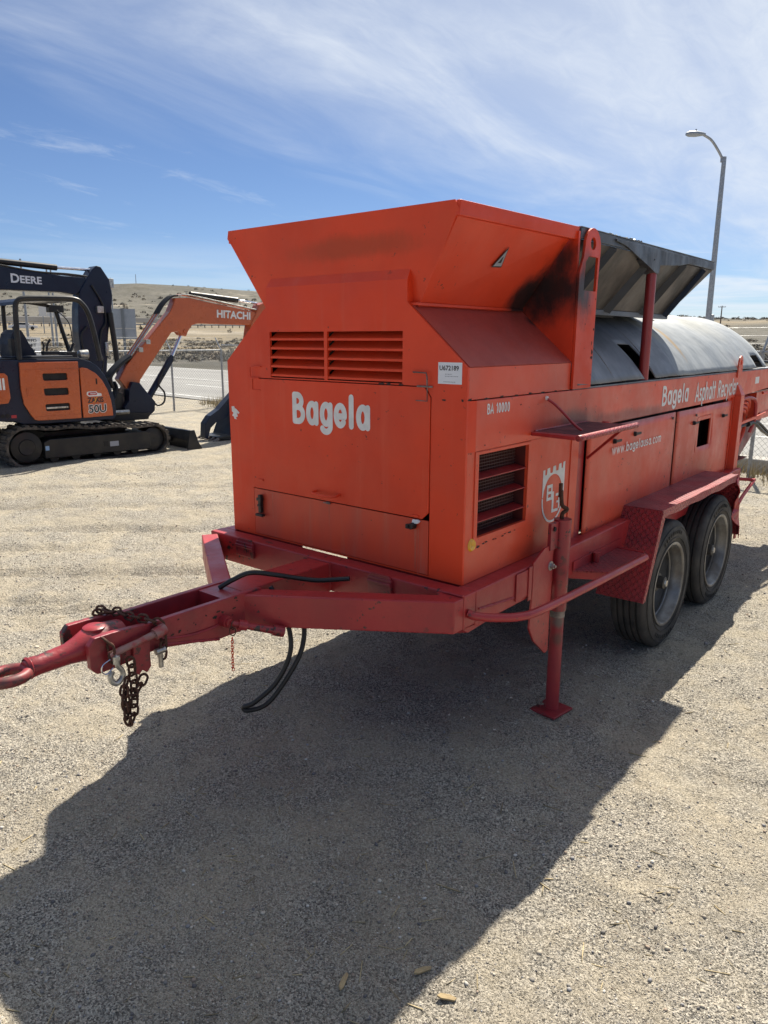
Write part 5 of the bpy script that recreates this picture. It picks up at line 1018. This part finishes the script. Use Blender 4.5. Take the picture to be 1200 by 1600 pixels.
mb = MB(); mb.beam((.865, .0650, .822), (.905, .0650, .882), .002, .012, (0, 1, 0)) if False else mb.prism([(.868, .815), (.880, .815), (.912, .882), (.900, .882)], 'y', .0645, .0655); mb.build('series_stripe', 'yellow', nose)
print_text('size_lettering', '50U', .150, (.778, .0665, .672), (1, 0, 0), (0, 0, 1), nose, m='white', bold=.0105, wscale=1.02)
print_text('size_lettering', '50U', .150, (.778, .0650, .672), (1, 0, 0), (0, 0, 1), nose, m='ink', bold=.003, wscale=1.02)
# floor deck, seat, levers
mb = MB(); mb.box((-.9, .15, 1.41), (.75, 1.68, 1.425)); mb.build('deck', 'char', X1, bevel=.004)
mb = MB(); mb.box((-.05, .35, 1.425), (.75, .80, 1.45)); mb.prism(catmull([(.02, 1.44), (.02, 1.60), (.08, 1.76), (.16, 1.79), (.22, 1.72), (.27, 1.58), (.33, 1.50), (.36, 1.44)], 4) and [(.02, 1.44), (.02, 1.60), (.06, 1.74), (.12, 1.80), (.19, 1.79), (.24, 1.70), (.28, 1.60), (.34, 1.52), (.37, 1.44)], 'y', .62, 1.05); mb.build('seat', 'seat', X1, bevel=.02)
mb = MB(); mb.box((.0, .50, 1.44), (.13, .62, 1.68)); mb.build('seat_side_box', 'char', X1, bevel=.01)
mb = MB(); mb.box((.38, .42, 1.46), (.60, .52, 1.51)); mb.build('armrest', 'black', X1, bevel=.006)
mb = MB(); mb.tube([(.44, .47, 1.51), (.46, .47, 1.60), (.50, .46, 1.67)], [.014, .014, .02], 8); mb.build('joystick', 'black', X1)
mb = MB(); mb.tube([(.50, .75, 1.50), (.52, .75, 1.58), (.50, .75, 1.64)], [.01, .01, .014], 8); mb.build('armrest_lever', 'black', X1, bevel=.006)
mb = MB(); mb.tube([(.72, .5, 1.42), (.78, .5, 1.50), (.84, .5, 1.62)], [.03, .02, .022], 8); mb.tube([(.78, .65, 1.42), (.84, .65, 1.58)], .014, 8); mb.box((.70, .42, 1.42), (.84, .72, 1.50)); mb.build('travel_lever', 'black', X1, bevel=.006)
# canopy
def hoop(y, pts, par, r=.034): mb = MB(); mb.tube(catmull(pts, 5), r, 12); return mb.build('canopy_frame', 'char', par)
hoop(.12, [(-.05, .12, 1.41), (-.045, .12, 1.75), (-.035, .12, 2.04), (-.005, .12, 2.14), (.09, .12, 2.185), (.40, .12, 2.20), (.72, .12, 2.20), (.84, .12, 2.14), (.92, .12, 2.0), (.98, .12, 1.72), (1.03, .12, 1.38)], X1)
hoop(1.06, [(.13, 1.06, 1.41), (.13, 1.06, 1.75), (.135, 1.06, 2.05), (.15, 1.06, 2.13), (.22, 1.06, 2.17), (.45, 1.06, 2.18), (.78, 1.06, 2.14)], X1, .028)
mb = MB(); mb.tube([(.84, 1.06, 2.14), (.92, 1.06, 1.80), (1.02, 1.06, 1.40)], .03, 10); mb.box((.74, 1.0, 2.05), (.95, 1.12, 2.15)); mb.build('canopy_post', 'char', X1, bevel=.004)
mb = MB(); mb.prism([(-.03, 2.10), (.0, 2.145), (.08, 2.19), (.40, 2.21), (.72, 2.205), (.74, 2.165), (.40, 2.165), (.08, 2.145)], 'y', .15, 1.04); mb.build('canopy_roof', 'navy', X1, bevel=.01)
mb = MB(); mb.tube(catmull([(.80, .9, 2.08), (.92, .8, 1.9), (.95, .8, 1.6), (.9, .7, 1.45)], 6), .008, 6); mb.tube(catmull([(1.05, .3, 1.38), (1.12, .3, 1.45), (1.18, .35, 1.36), (1.16, .4, 1.2)], 6), .010, 6); mb.build('canopy_cable', 'hose', X1)
mb = MB(); mb.lathe([(-.09, .0), (-.06, .06), (.06, .07), (.07, 0)], 'x', (.98, .55, 1.46), 14); mb.build('work_lamp', 'zinc', X1)
# blade
mb = MB(); mb.prism([(2.30, .0), (2.44, -.0), (2.49, .03), (2.42, .10), (2.38, .20), (2.36, .30), (2.30, .30), (2.27, .15)], 'y', -.02, 1.86); bl = mb.build('dozer_blade', 'char', X1, bevel=.006)
mb = MB(); mb.prism([(2.22, -.01), (2.5, -.01), (2.42, .12), (2.36, .31), (2.28, .31)], 'y', -.045, -.021); mb.build('blade_end_plate', 'char', bl, bevel=.003)
for y in (.55, 1.25): mb = MB(); mb.beam((1.3, y, .25), (2.30, y, .15), .09, .10); mb.build('blade_arm', 'char', X1, bevel=.006)
# swing bracket and boom
YB = .80
def pz(pts, y0, y1, name, m, par, bevel=.01): mb = MB(); mb.prism(pts, 'y', y0, y1); return mb.build(name, m, par, bevel=bevel)
pz([(1.74, 1.04), (1.86, 1.02), (1.98, .86), (2.10, .72), (2.08, .58), (1.98, .50), (1.76, .48), (1.60, .56), (1.58, .66), (1.66, .76), (1.68, .92)], YB-.17, YB+.17, 'swing_bracket', 'navy', X1)
pz([(1.10, .58), (1.56, .58), (1.60, .66), (1.62, .86), (1.52, .90), (1.46, .76), (1.36, .76), (1.34, .90), (1.10, .92)], YB-.09, YB+.09, 'swing_post', 'char', X1)
pz([(1.2, .50), (1.55, .46), (1.95, .46), (1.98, .56), (1.2, .62)], YB-.2, YB+.2, 'swing_base', 'char', X1)
mb = MB(); mb.lathe([(.50, 0), (.50, .07), (.94, .07), (.94, 0)], 'z', (1.60, YB, 0), 18); mb.build('swing_pin', 'bare', X1)
for kk in range(3): mb = MB(); mb.tube(catmull([(1.15, YB-.12+.05*kk, .98), (1.32, YB-.14+.05*kk, .92), (1.45, YB-.12+.05*kk, .78), (1.52, YB-.1+.05*kk, .95), (1.50, YB-.08+.05*kk, 1.05)], 6), .017, 8); mb.build('swing_hose', 'hose', X1)
mb = MB(); mb.tube([(1.20, YB-.22, .60), (1.62, YB-.22, .60)], .035, 12); mb.build('swing_cylinder', 'zinc', X1)
boom = [(1.62, 1.02), (1.57, 1.08), (1.70, 1.28), (2.50, 2.10), (2.575, 2.24), (2.60, 2.31), (2.86, 2.325), (3.10, 2.285), (4.10, 2.14), (4.20, 2.06), (4.12, 1.94), (3.98, 1.915), (2.99, 1.925), (2.88, 1.90), (2.80, 1.80), (2.76, 1.72), (2.68, 1.735), (2.62, 1.80), (2.5, 1.78), (1.92, 1.06), (1.88, .90), (1.72, .88)]
bm_ = pz(boom, YB-.085, YB+.085, 'boom', 'orange', X1, .014)
print_text('maker_lettering', 'HITACHI', .165, (3.34, YB-.0865, 2.035), (1, 0, -.035), (.035, 0, 1), bm_, m='white', bold=.006, wscale=1.05)
mb = MB()
for k in range(4):
    dy = -.065+.045*k; mb.tube(catmull([(1.48, YB+dy, .95), (1.45, YB+dy, 1.12), (1.62, YB+dy, 1.30), (1.80, YB+dy, 1.42)], 6), .031, 8); mb.build('boom_hose', 'hose', bm_); mb = MB(); mb.tube(catmull([(2.30, YB+dy, 2.06), (2.42, YB+dy, 2.22), (2.56, YB+dy, 2.33), (2.66, YB+dy, 2.35)], 6), .016, 8); mb.build('boom_hose', 'hose', bm_); mb = MB()
for k in range(4): dy = -.07+.045*k; mb = MB(); mb.tube([(1.80, YB+dy, 1.43), (2.30, YB+dy, 2.055)], .012, 8); mb.tube(catmull([(2.66, YB+dy, 2.35), (2.9, YB+dy, 2.36), (4.05, YB+dy, 2.19), (4.35, YB+dy, 2.16), (4.44, YB+dy, 2.02)], 6), .011, 8); mb.build('steel_line', 'orange' if k % 2 else 'zinc', bm_)
for (x, z) in ((1.92, 1.50), (2.05, 1.62)): mb = MB(); mb.box((x, YB-.10, z-.02), (x+.07, YB+.1, z+.05)); mb.build('line_clamp', 'zinc', bm_, bevel=.004)
mb = MB(); mb.lathe([(YB-.10, 0), (YB-.10, .028), (YB-.08, .03)], 'y', (2.74, 0, 1.80), 16); mb.build('boom_pin', 'orange', bm_)
mb = MB(); mb.tube([(2.92, YB, 2.385), (3.82, YB, 2.325)], .045, 14); mb.build('arm_cylinder', 'black', X1)
mb = MB(); mb.tube([(3.82, YB, 2.325), (4.22, YB, 2.285)], .022, 10); mb.build('arm_cylinder_rod', 'chrome', X1)
for (dy, nm) in ((0, 'boom_cylinder'),):
    mb = MB(); mb.tube([(2.05, YB, .74), (2.50, YB, 1.36)], .052, 14); mb.tube([(2.50, YB, 1.36), (2.505, YB, 1.37)], .06, 14); mb.beam((2.32, YB-.06, 1.12), (2.5, YB-.06, 1.42), .04, .05); mb.build(nm, 'navy', X1)
    mb = MB(); mb.tube([(2.50, YB, 1.36), (2.735, YB, 1.78)], .028, 12); mb.build('boom_cylinder_rod', 'chrome', X1)
mb = MB(); mb.tube(catmull([(2.06, YB-.1, .78), (2.15, YB-.12, .66), (2.27, YB-.12, .70), (2.30, YB-.1, .85), (2.22, YB-.08, 1.0), (2.35, YB-.08, 1.25)], 6), .014, 8); mb.build('cylinder_hose', 'hose', X1)
arm = [(4.20, 2.26), (4.33, 2.31), (4.42, 2.22), (4.52, 2.06), (4.44, 1.70), (4.10, 1.02), (3.92, .72), (3.80, .74), (3.86, 1.20), (3.95, 1.60), (4.02, 1.95), (4.12, 2.10)]
ar = pz(arm, YB-.10, YB+.10, 'arm', 'orange', X1, .014)
mb = MB(); mb.tube(catmull([(4.0, YB-.12, 1.55), (3.90, YB-.13, 1.62), (3.80, YB-.13, 1.52), (3.82, YB-.12, 1.30)], 6), .014, 8); mb.build('arm_hose', 'hose', ar)
mb = MB(); mb.tube([(3.62, YB-.12, .50), (3.72, YB-.12, .90)], .022, 10); mb.build('bucket_rod', 'blue', X1)
# bucket and thumb
bk = [(3.86, .72), (3.98, .45), (3.92, .12), (3.70, -.01), (3.38, .0), (3.16, .04), (3.14, .075), (3.40, .085), (3.50, .30), (3.62, .52), (3.74, .70)]
bu = pz(bk, YB-.30, YB+.30, 'bucket', 'char', X1, .008)
for k in range(5): mb = MB(); y = YB-.29+.135*k; mb.hexa([(3.16, y, .03), (3.16, y+.04, .03), (3.03, y+.03, -.0), (3.03, y+.01, -.0), (3.16, y, .075), (3.16, y+.04, .075), (3.03, y+.03, .015), (3.03, y+.01, .015)]); mb.build('bucket_tooth', 'bare', bu)
pz([(3.62, .62), (3.72, .80), (3.60, .78), (3.30, .52), (3.12, .42), (3.02, .30), (3.00, .06), (3.05, .04), (3.12, .22), (3.25, .32), (3.42, .36), (3.55, .48)], YB-.10, YB+.06, 'thumb', 'navy', X1, .006)
# ================================================================== NAVY EXCAVATOR behind
X2 = empty('large_excavator', (-8.3-3.49, 2.3+.31, -.02), AZ, label='navy blue larger excavator behind the orange one, its boom arching over the canopy', cat='excavator')
bm2 = [(-2.6, 1.35), (-2.3, 1.30), (-1.6, 2.0), (-.6, 2.42), (.95, 2.47), (1.9, 2.475), (2.16, 2.44), (2.25, 2.50), (2.36, 2.60), (2.40, 2.70), (2.32, 2.745), (1.95, 2.755), (.0, 2.92), (-.9, 2.95), (-1.6, 2.75), (-2.4, 1.9)]
b2 = pz(bm2, -.13, .13, 'boom', 'navy', X2, .018)
print_text('maker_lettering', 'D', .20, (1.08, -.1315, 2.60), (1, 0, -.02), (.02, 0, 1), b2, m='label', bold=.006, wscale=1.0)
print_text('maker_lettering', 'EERE', .165, (1.23, -.1315, 2.60), (1, 0, -.02), (.02, 0, 1), b2, m='label', bold=.005, wscale=1.05)
ar2 = pz([(2.24, 2.52), (2.36, 2.70), (2.50, 2.90), (2.58, 2.965), (2.66, 2.95), (2.80, 2.74), (2.84, 2.45), (2.78, 2.10), (2.70, 1.75), (2.55, .55), (2.34, .55), (2.16, 1.35), (2.15, 1.80), (2.18, 2.20)], -.15, .15, 'arm', 'navy', X2, .016)
mb = MB(); mb.tube([(-.7, 0, 3.0), (1.92, 0, 2.895)], .052, 14); mb.build('arm_cylinder', 'black', X2)
mb = MB(); mb.tube([(1.92, 0, 2.895), (2.60, 0, 2.895)], .026, 10); mb.build('arm_cylinder_rod', 'chrome', X2)
for dy in (-.12, .0, .12): mb = MB(); mb.tube(catmull([(-.2, dy, 2.99), (.6, dy, 2.91), (1.5, dy, 2.80), (2.1, dy, 2.79), (2.5, dy, 2.74), (2.72, dy, 2.55), (2.80, dy, 2.2), (2.76, dy, 1.95)], 8), .014, 8); mb.build('steel_line', 'hose' if dy else 'zinc', b2)
mb = MB(); mb.tube([(2.74, -.20, 2.15), (2.83, -.20, .95)], .05, 12); mb.build('bucket_cylinder', 'black', X2)
mb = MB(); mb.tube(catmull([(2.45, -.17, 2.62), (2.62, -.18, 2.3), (2.66, -.18, 2.0), (2.55, -.18, 1.8), (2.5, -.18, 1.5)], 6), .018, 8); mb.tube(catmull([(2.3, -.17, 1.9), (2.18, -.18, 1.75), (2.2, -.18, 1.5), (2.3, -.17, 1.3)], 6), .016, 8); mb.build('arm_hose', 'hose', ar2)
mb = MB(); mb.box((2.80, -.12, 2.58), (2.90, -.0, 2.76)); mb.build('work_lamp', 'zinc', ar2, bevel=.01)
mb = MB(); mb.box((2.50, -.22, 2.14), (2.62, -.15, 2.26)); mb.build('arm_lamp', 'zinc', ar2, bevel=.008); mb = MB(); mb.tube([(2.64, -.17, 1.62), (2.64, -.17, 1.38)], .035, 10); mb.build('arm_valve', 'zinc', ar2, bevel=.008)
pz([(2.30, .55), (2.60, .55), (2.95, .45), (2.98, .12), (2.7, .0), (2.1, .0), (2.05, .06), (2.2, .3)], -.4, .4, 'bucket', 'char', X2, .01)
pz([(-4.2, .9), (-4.3, 1.5), (-4.1, 1.9), (-2.0, 1.9), (-1.6, 1.5), (-1.6, .9)], -1.1, 1.1, 'house', 'navy', X2, .04)
pz([(-3.2, 1.9), (-3.1, 2.75), (-2.0, 2.75), (-1.65, 1.9)], .15, 1.1, 'cab', 'char', X2, .04)
for y in (-1.1, .65): pz([(-4.2, .35), (-4.0, .05), (-1.6, .05), (-1.4, .35), (-1.6, .7), (-4.0, .7)], y, y+.45, 'track_belt', 'track', X2, .03)
# ================================================================== CHAIN-LINK FENCES
def fence(P, h, label, posts, arm_side=1, arms=True, group='galvanised chain link fences around the yard'):
    a, b = Vector((*P[0], 0)), Vector((*P[1], 0)); d = (b-a).normalized(); L_ = (b-a).length; nrm = Vector((-d.y, d.x, 0))*arm_side
    f = empty('chain_link_fence', a, label=label, cat='fence', group=group); OFFS[f.name] = tuple(-a)
    for s in posts:
        p = a+d*s; z = tz(p.x, p.y); mb = MB(); mb.tube([p+Vector((0, 0, z-.1)), p+Vector((0, 0, h+.02))], .024, 10)
        if arms: mb.tube([p+Vector((0, 0, h)), p+nrm*.20+Vector((0, 0, h+.30))], .014, 8)
        mb.build('post', 'post', f)
    mb = MB(); mb.tube([a+Vector((0, 0, h)), b+Vector((0, 0, h))], .018, 8); mb.build('top_rail', 'post', f)
    if arms:
        for k in range(3):
            q = nrm*(.065*(k+1))+Vector((0, 0, h+.098*(k+1))); mb = MB(); mb.tube([a+q, b+q], .0022, 4)
            mb.build('barbed_wire', 'post', f)
    mb = MB(); st = .072; off = d.cross(Vector((0, 0, 1)))*.03; n = int((L_+h)/st)
    for sgn in (1, -1):
        for k in range(n):
            s0 = k*st-(h if sgn > 0 else 0); p0, z0 = s0, 0.0; p1, z1 = s0+sgn*h*1.0, h
            if sgn < 0: p0, p1 = k*st, k*st-h
            # clip to the run
            def clip(pa, za, pb, zb):
                if pa < 0: za += (0-pa)*(zb-za)/(pb-pa); pa = 0
                if pb < 0: zb = za+(0-pa)*(zb-za)/(pb-pa); pb = 0
                if pa > L_: za += (L_-pa)*(zb-za)/(pb-pa); pa = L_
                if pb > L_: zb = za+(L_-pa)*(zb-za)/(pb-pa); pb = L_
                return pa, za, pb, zb
            if (p0 < 0 and p1 < 0) or (p0 > L_ and p1 > L_): continue
            p0, z0, p1, z1 = clip(p0, z0, p1, z1)
            if abs(z1-z0) < .02: continue
            A2 = a+d*p0+off*(1+.06*sgn)+Vector((0, 0, z0+.02)); B2 = a+d*p1+off*(1+.06*sgn)+Vector((0, 0, z1+.02)); mb.tube([A2, B2], .0019, 3, cap=False)
    tag(mb.build('wire_mesh', 'post', f), kind='stuff')
CORN = (-13.62, 9.62)
fence(((-13.15, -3.0), CORN), 1.40, 'chain link fence behind the two excavators, running toward the roadside corner', [.0, 1.9, 3.75, 5.6, 7.4, 9.25, 11.1, 12.6], 1)
fence((CORN, (6.0, 6.8)), 1.52, 'roadside chain link fence behind the rear of the red trailer', [3.0, 6.0, 9.0, 12.0, 12.9, 15.5, 18.2], 1)
# ================================================================== LAMP, SIGNS, POLES, FAR THINGS
def ground_pt(px, dist):
    """a point of the terrain at compass bearing px (degrees from +x) and distance from the camera site"""
    x, y = CAM.x+dist*math.cos(R(px)), CAM.y+dist*math.sin(R(px)); return Vector((x, y, tz(x, y)))
lp = Vector((-5.0, 19.4, 0)); lamp = empty('street_lamp', lp, label='tall grey street lamp with a cobra-head on a bent arm, beyond the drum cover', cat='street lamp')
mb = MB(); mb.tube([(0, 0, 0), (0, 0, 3), (0, 0, 6.25)], [.085, .075, .055], 16); mb.tube([(-.02, 0, 6.2), (-.02, 0, 6.32)], .075, 12); mb.build('lamp_pole', 'post', lamp)
mb = MB(); ad = Vector((-.77, -.64, 0)).normalized()
mb.tube([tuple(p) for p in catmull([(0, 0, 6.2), ad*.16+Vector((0, 0, 6.45)), ad*.38+Vector((0, 0, 6.72)), ad*.62+Vector((0, 0, 6.86))], 6)], .032, 10); mb.build('lamp_arm', 'post', lamp)
mb = MB(); v = []
hd = MB(); prof = [(.0, .03, .03), (.08, .07, .05), (.25, .11, .08), (.42, .10, .075), (.50, .05, .04)]; c0 = ad*.55+Vector((0, 0, 6.86)); sd = Vector((-ad.y, ad.x, 0))
for (s, w, h_) in prof:
    for k in range(12): t = 2*math.pi*k/12; v.append(c0+ad*s+sd*(w*math.cos(t))+Vector((0, 0, h_*math.sin(t)*(1 if math.sin(t) > 0 else .8))))
hd.add(v, [(i*12+k, i*12+(k+1) % 12, (i+1)*12+(k+1) % 12, (i+1)*12+k) for i in range(4) for k in range(12)]+[tuple(range(12)), tuple(48+i for i in range(12))], True); hd.build('lamp_head', 'signback', lamp)
mb = MB(); mb.tube([c0+ad*.25+Vector((0, 0, .07)), c0+ad*.25+Vector((0, 0, .12))], .02, 8); mb.build('photocell', 'post', lamp)
mb = MB(); mb.box((-.12, -.12, 0), (.12, .12, .12)); mb.box((.06, -.05, 2.15), (.14, .05, 2.35)); mb.build('lamp_base', 'post', lamp, bevel=.01)
# big sign seen from the back
sg = empty('road_sign', (-19.03, 10.25, 0), label='back of a large square grey road sign on a single post beyond the fence', cat='road sign')
u_ = Vector((.365, .60, 0)).normalized(); nv = Vector((u_.y, -u_.x, 0))
mb = MB(); H0, H1 = 1.66, 2.54
def q8(a, b, z0, z1, t0, t1):
    A3 = [u_*a+nv*t0, u_*b+nv*t0, u_*b+nv*t1, u_*a+nv*t1]; return [p+Vector((0, 0, z0)) for p in A3]+[p+Vector((0, 0, z1)) for p in A3]
mb.hexa(q8(-.36, .36, H0+.31, H1, -.012, 0)); mb.build('sign_panel', 'signback', sg, bevel=.002)
mb = MB(); mb.hexa(q8(-.36, .36, H0, H0+.305, -.012, 0)); mb.build('sign_panel', 'signback', sg, bevel=.002)
mb = MB(); mb.hexa(q8(-.04, .04, -.1, H1+.01, .001, .05)); mb.build('sign_post', mat('dark_sign_post', (.13, .15, .17), rough=.5), sg, bevel=.003)
def small_sign(name, b, dist, z0, z1, w, m, label, text=None, cat='road sign', pw=.04, group=None):
    p = ground_pt(b, dist); s = empty(name, p, label=label, cat=cat, group=group); d_ = Vector((math.cos(R(b)), math.sin(R(b)), 0)); u = Vector((d_.y, -d_.x, 0))
    def q(a, b_, za, zb, t0, t1): A3 = [u*a+d_*t0, u*b_+d_*t0, u*b_+d_*t1, u*a+d_*t1]; return [k+Vector((0, 0, za)) for k in A3]+[k+Vector((0, 0, zb)) for k in A3]
    mb = MB(); mb.hexa(q(-pw, pw, -.2, z1, .01, .05)); mb.build('sign_post', 'post', s)
    mb = MB(); mb.hexa(q(-w, w, z0, z1, -.02, .0)); mb.build('sign_panel', m, s)
    if text:
        for (tx, sz_, dx_, dz_) in text: print_text('sign_lettering', tx, sz_, tuple(u*dx_+Vector((0, 0, dz_))-d_*.022), u, (0, 0, 1), s, m='ink', bold=.004)
    return s
small_sign('speed_sign', 154.75, 33, .85, 1.72, .34, 'white', 'small white speed limit sign seen through the canopy', text=[('SPEED', .17, -.26, 1.54), ('LIMIT', .17, -.23, 1.36), ('45', .40, -.24, .98)])
for k, b in enumerate((153.85, 153.35, 152.85)): small_sign('roadside_board', b, 150, 3.0, 4.7, .62, 'white', ['leftmost', 'middle one', 'rightmost'][k]+' of three pale boards on dark posts at the foot of the hill', cat='board', pw=.08, group='three pale boards at the foot of the hill')
def pole(b, dist, h, label, arms=1, r=.13, m='wood'):
    p = ground_pt(b, dist); s = empty('utility_pole', p, label=label, cat='utility pole', group='utility poles in the distance'); d_ = Vector((math.cos(R(b)), math.sin(R(b)), 0)); u = Vector((d_.y, -d_.x, 0))
    mb = MB(); mb.tube([(0, 0, -.5), (0, 0, h)], [r*1.2, r*.8], 10); mb.build('pole_shaft', m, s)
    for k in range(arms):
        mb = MB(); mb.beam(u*-1.1+Vector((0, 0, h-.4-.9*k)), u*1.1+Vector((0, 0, h-.4-.9*k)), .12, .14); mb.build('crossarm', 'wood', s)
        mb = MB()
        for a in (-1.0, -.5, .5, 1.0): q = u*a+Vector((0, 0, h-.33-.9*k)); mb.tube([q, q+Vector((0, 0, .22))], .06, 6)
        mb.build('insulator', 'signback', s)
pole(105.85, 260, 5.6, 'distant utility pole with double crossarms seen right of the street lamp', 1, .18)
pole(154.9, 90, 9.5, 'tall pale pole seen through the left of the canopy', 0, .13, 'post')
pole(153.35, 95, 9.2, 'grey pole seen through the canopy, left one of a close pair', 1, .11, 'post'); pole(153.1, 96, 9.2, 'grey pole seen through the canopy, right one of a close pair', 0, .11, 'post')
pole(149.3, 300, 16, 'thin pole standing on the hillside above the back of the large sign', 0, .22, 'post'); pole(139.6, 70, 3.4, 'short pole left of the teal-roofed building', 0, .05, 'post')
pole(144.2, 420, 16, 'distant pole with crossarm on the slope above the orange boom', 1, .2, 'post'); pole(143.1, 300, 9, 'distant pole among the sheds behind the orange boom', 1, .14); pole(147.6, 930, 14, 'tiny mast on the ridge line of the hill', 0, .35, 'post')
pole(140.4, 340, 10, 'distant pole right beside the teal-roofed building', 1, .14)
# guard rail of the far road
gr = empty('guard_rail', ground_pt(147, 205), label='long thin steel guard rail running along the foot of the bare hill', cat='guard rail'); OFFS[gr.name] = tuple(-gr.location)
bs = np.arange(137.5, 158, .5); gp = [ground_pt(b, 205) for b in bs]
for a_, b_ in zip(gp, gp[1:]): mb = MB(); mb.beam(a_+Vector((0, 0, .75)), b_+Vector((0, 0, .75)), .06, .32); mb.build('rail_beam', 'post', gr)
pm = MB().box((-.08, -.08, -.3), (.08, .08, .85)).mesh('rail_post')
for a_ in gp: link('rail_post', pm, M['wood'], gr, a_)
# far buildings
def shed(b, dist, w, dp, h, rh, wall_m, roof_m, label, rot=.3, name='shed'):
    p = ground_pt(b, dist); s = empty(name, p, R(b)+math.pi/2+rot, label=label, cat='building'); 
    mb = MB(); mb.prism([(-w/2, -.5), (w/2, -.5), (w/2, h), (-w/2, h)], 'y', -dp/2, dp/2); wl = mb.build('wall', wall_m, s)
    mb = MB(); mb.prism([(-dp/2-.4, h), (dp/2+.4, h), (0, h+rh)], 'x', -w/2-.4, w/2+.4); mb.build('roof', roof_m, s)
    for sgn in (-1, 1):
        for x in (-w/3, -w/9, w/6): mb = MB(); mb.box((x, sgn*(dp/2+.01)-.03, 1.), (x+1.2, sgn*(dp/2+.01)+.03, 2.2)); mb.build('window', 'glass', wl)
        mb = MB(); mb.box((w/3, sgn*(dp/2+.01)-.03, 0), (w/3+1.1, sgn*(dp/2+.01)+.03, 2.2)); mb.build('door', 'wood', wl)
shed(140.3, 330, 16, 9, 2.8, 1.9, 'cream', 'teal', 'low cream building with a teal roof at the foot of the hill'); shed(142.2, 340, 8, 6, 3.0, 1.5, 'pinkwall', 'wood', 'small pinkish shed left of the teal-roofed building')
shed(144.0, 350, 14, 8, 2.6, 1.6, 'cream', 'signback', 'pale grey-roofed building at the foot of the hill behind the orange boom'); shed(138.9, 350, 12, 8, 2.8, 1.7, 'wood', 'cream', 'brown shed right of the teal-roofed building')
def far_car(b, dist, label, name='parked_car', cat='car', L_=4.6):
    p = ground_pt(b, dist); s = empty(name, p+Vector((0, 0, .05)), R(b)+math.pi/2, label=label, cat=cat)
    mb = MB(); mb.prism([(-L_/2, .35), (-L_/2, .85), (-L_/4, .95), (-L_/6, 1.45), (L_/5, 1.5), (L_/3.2, 1.0), (L_/2, .85), (L_/2, .35)], 'y', -.9, .9); mb.build('body', 'veh', s, bevel=.06)
    for y in (-.91, .89): mb = MB(); mb.prism([(-L_/4.6, .97), (-L_/6.5, 1.38), (L_/5.5, 1.42), (L_/3.8, 1.02)], 'y', y, y+.02); mb.build('window', 'glass', s)
    for x in (-L_/3.2, L_/3.2):
        for y in (-.95, .75): mb = MB(); mb.lathe([(y, 0), (y, .34), (y+.2, .34), (y+.2, 0)], 'y', (x, 0, .34), 18); mb.build('wheel', 'rubber', s)
far_car(155.15, 170, 'tiny white pickup parked beyond the road, seen through the canopy', 'pickup_truck', 'pickup truck', 5.4)
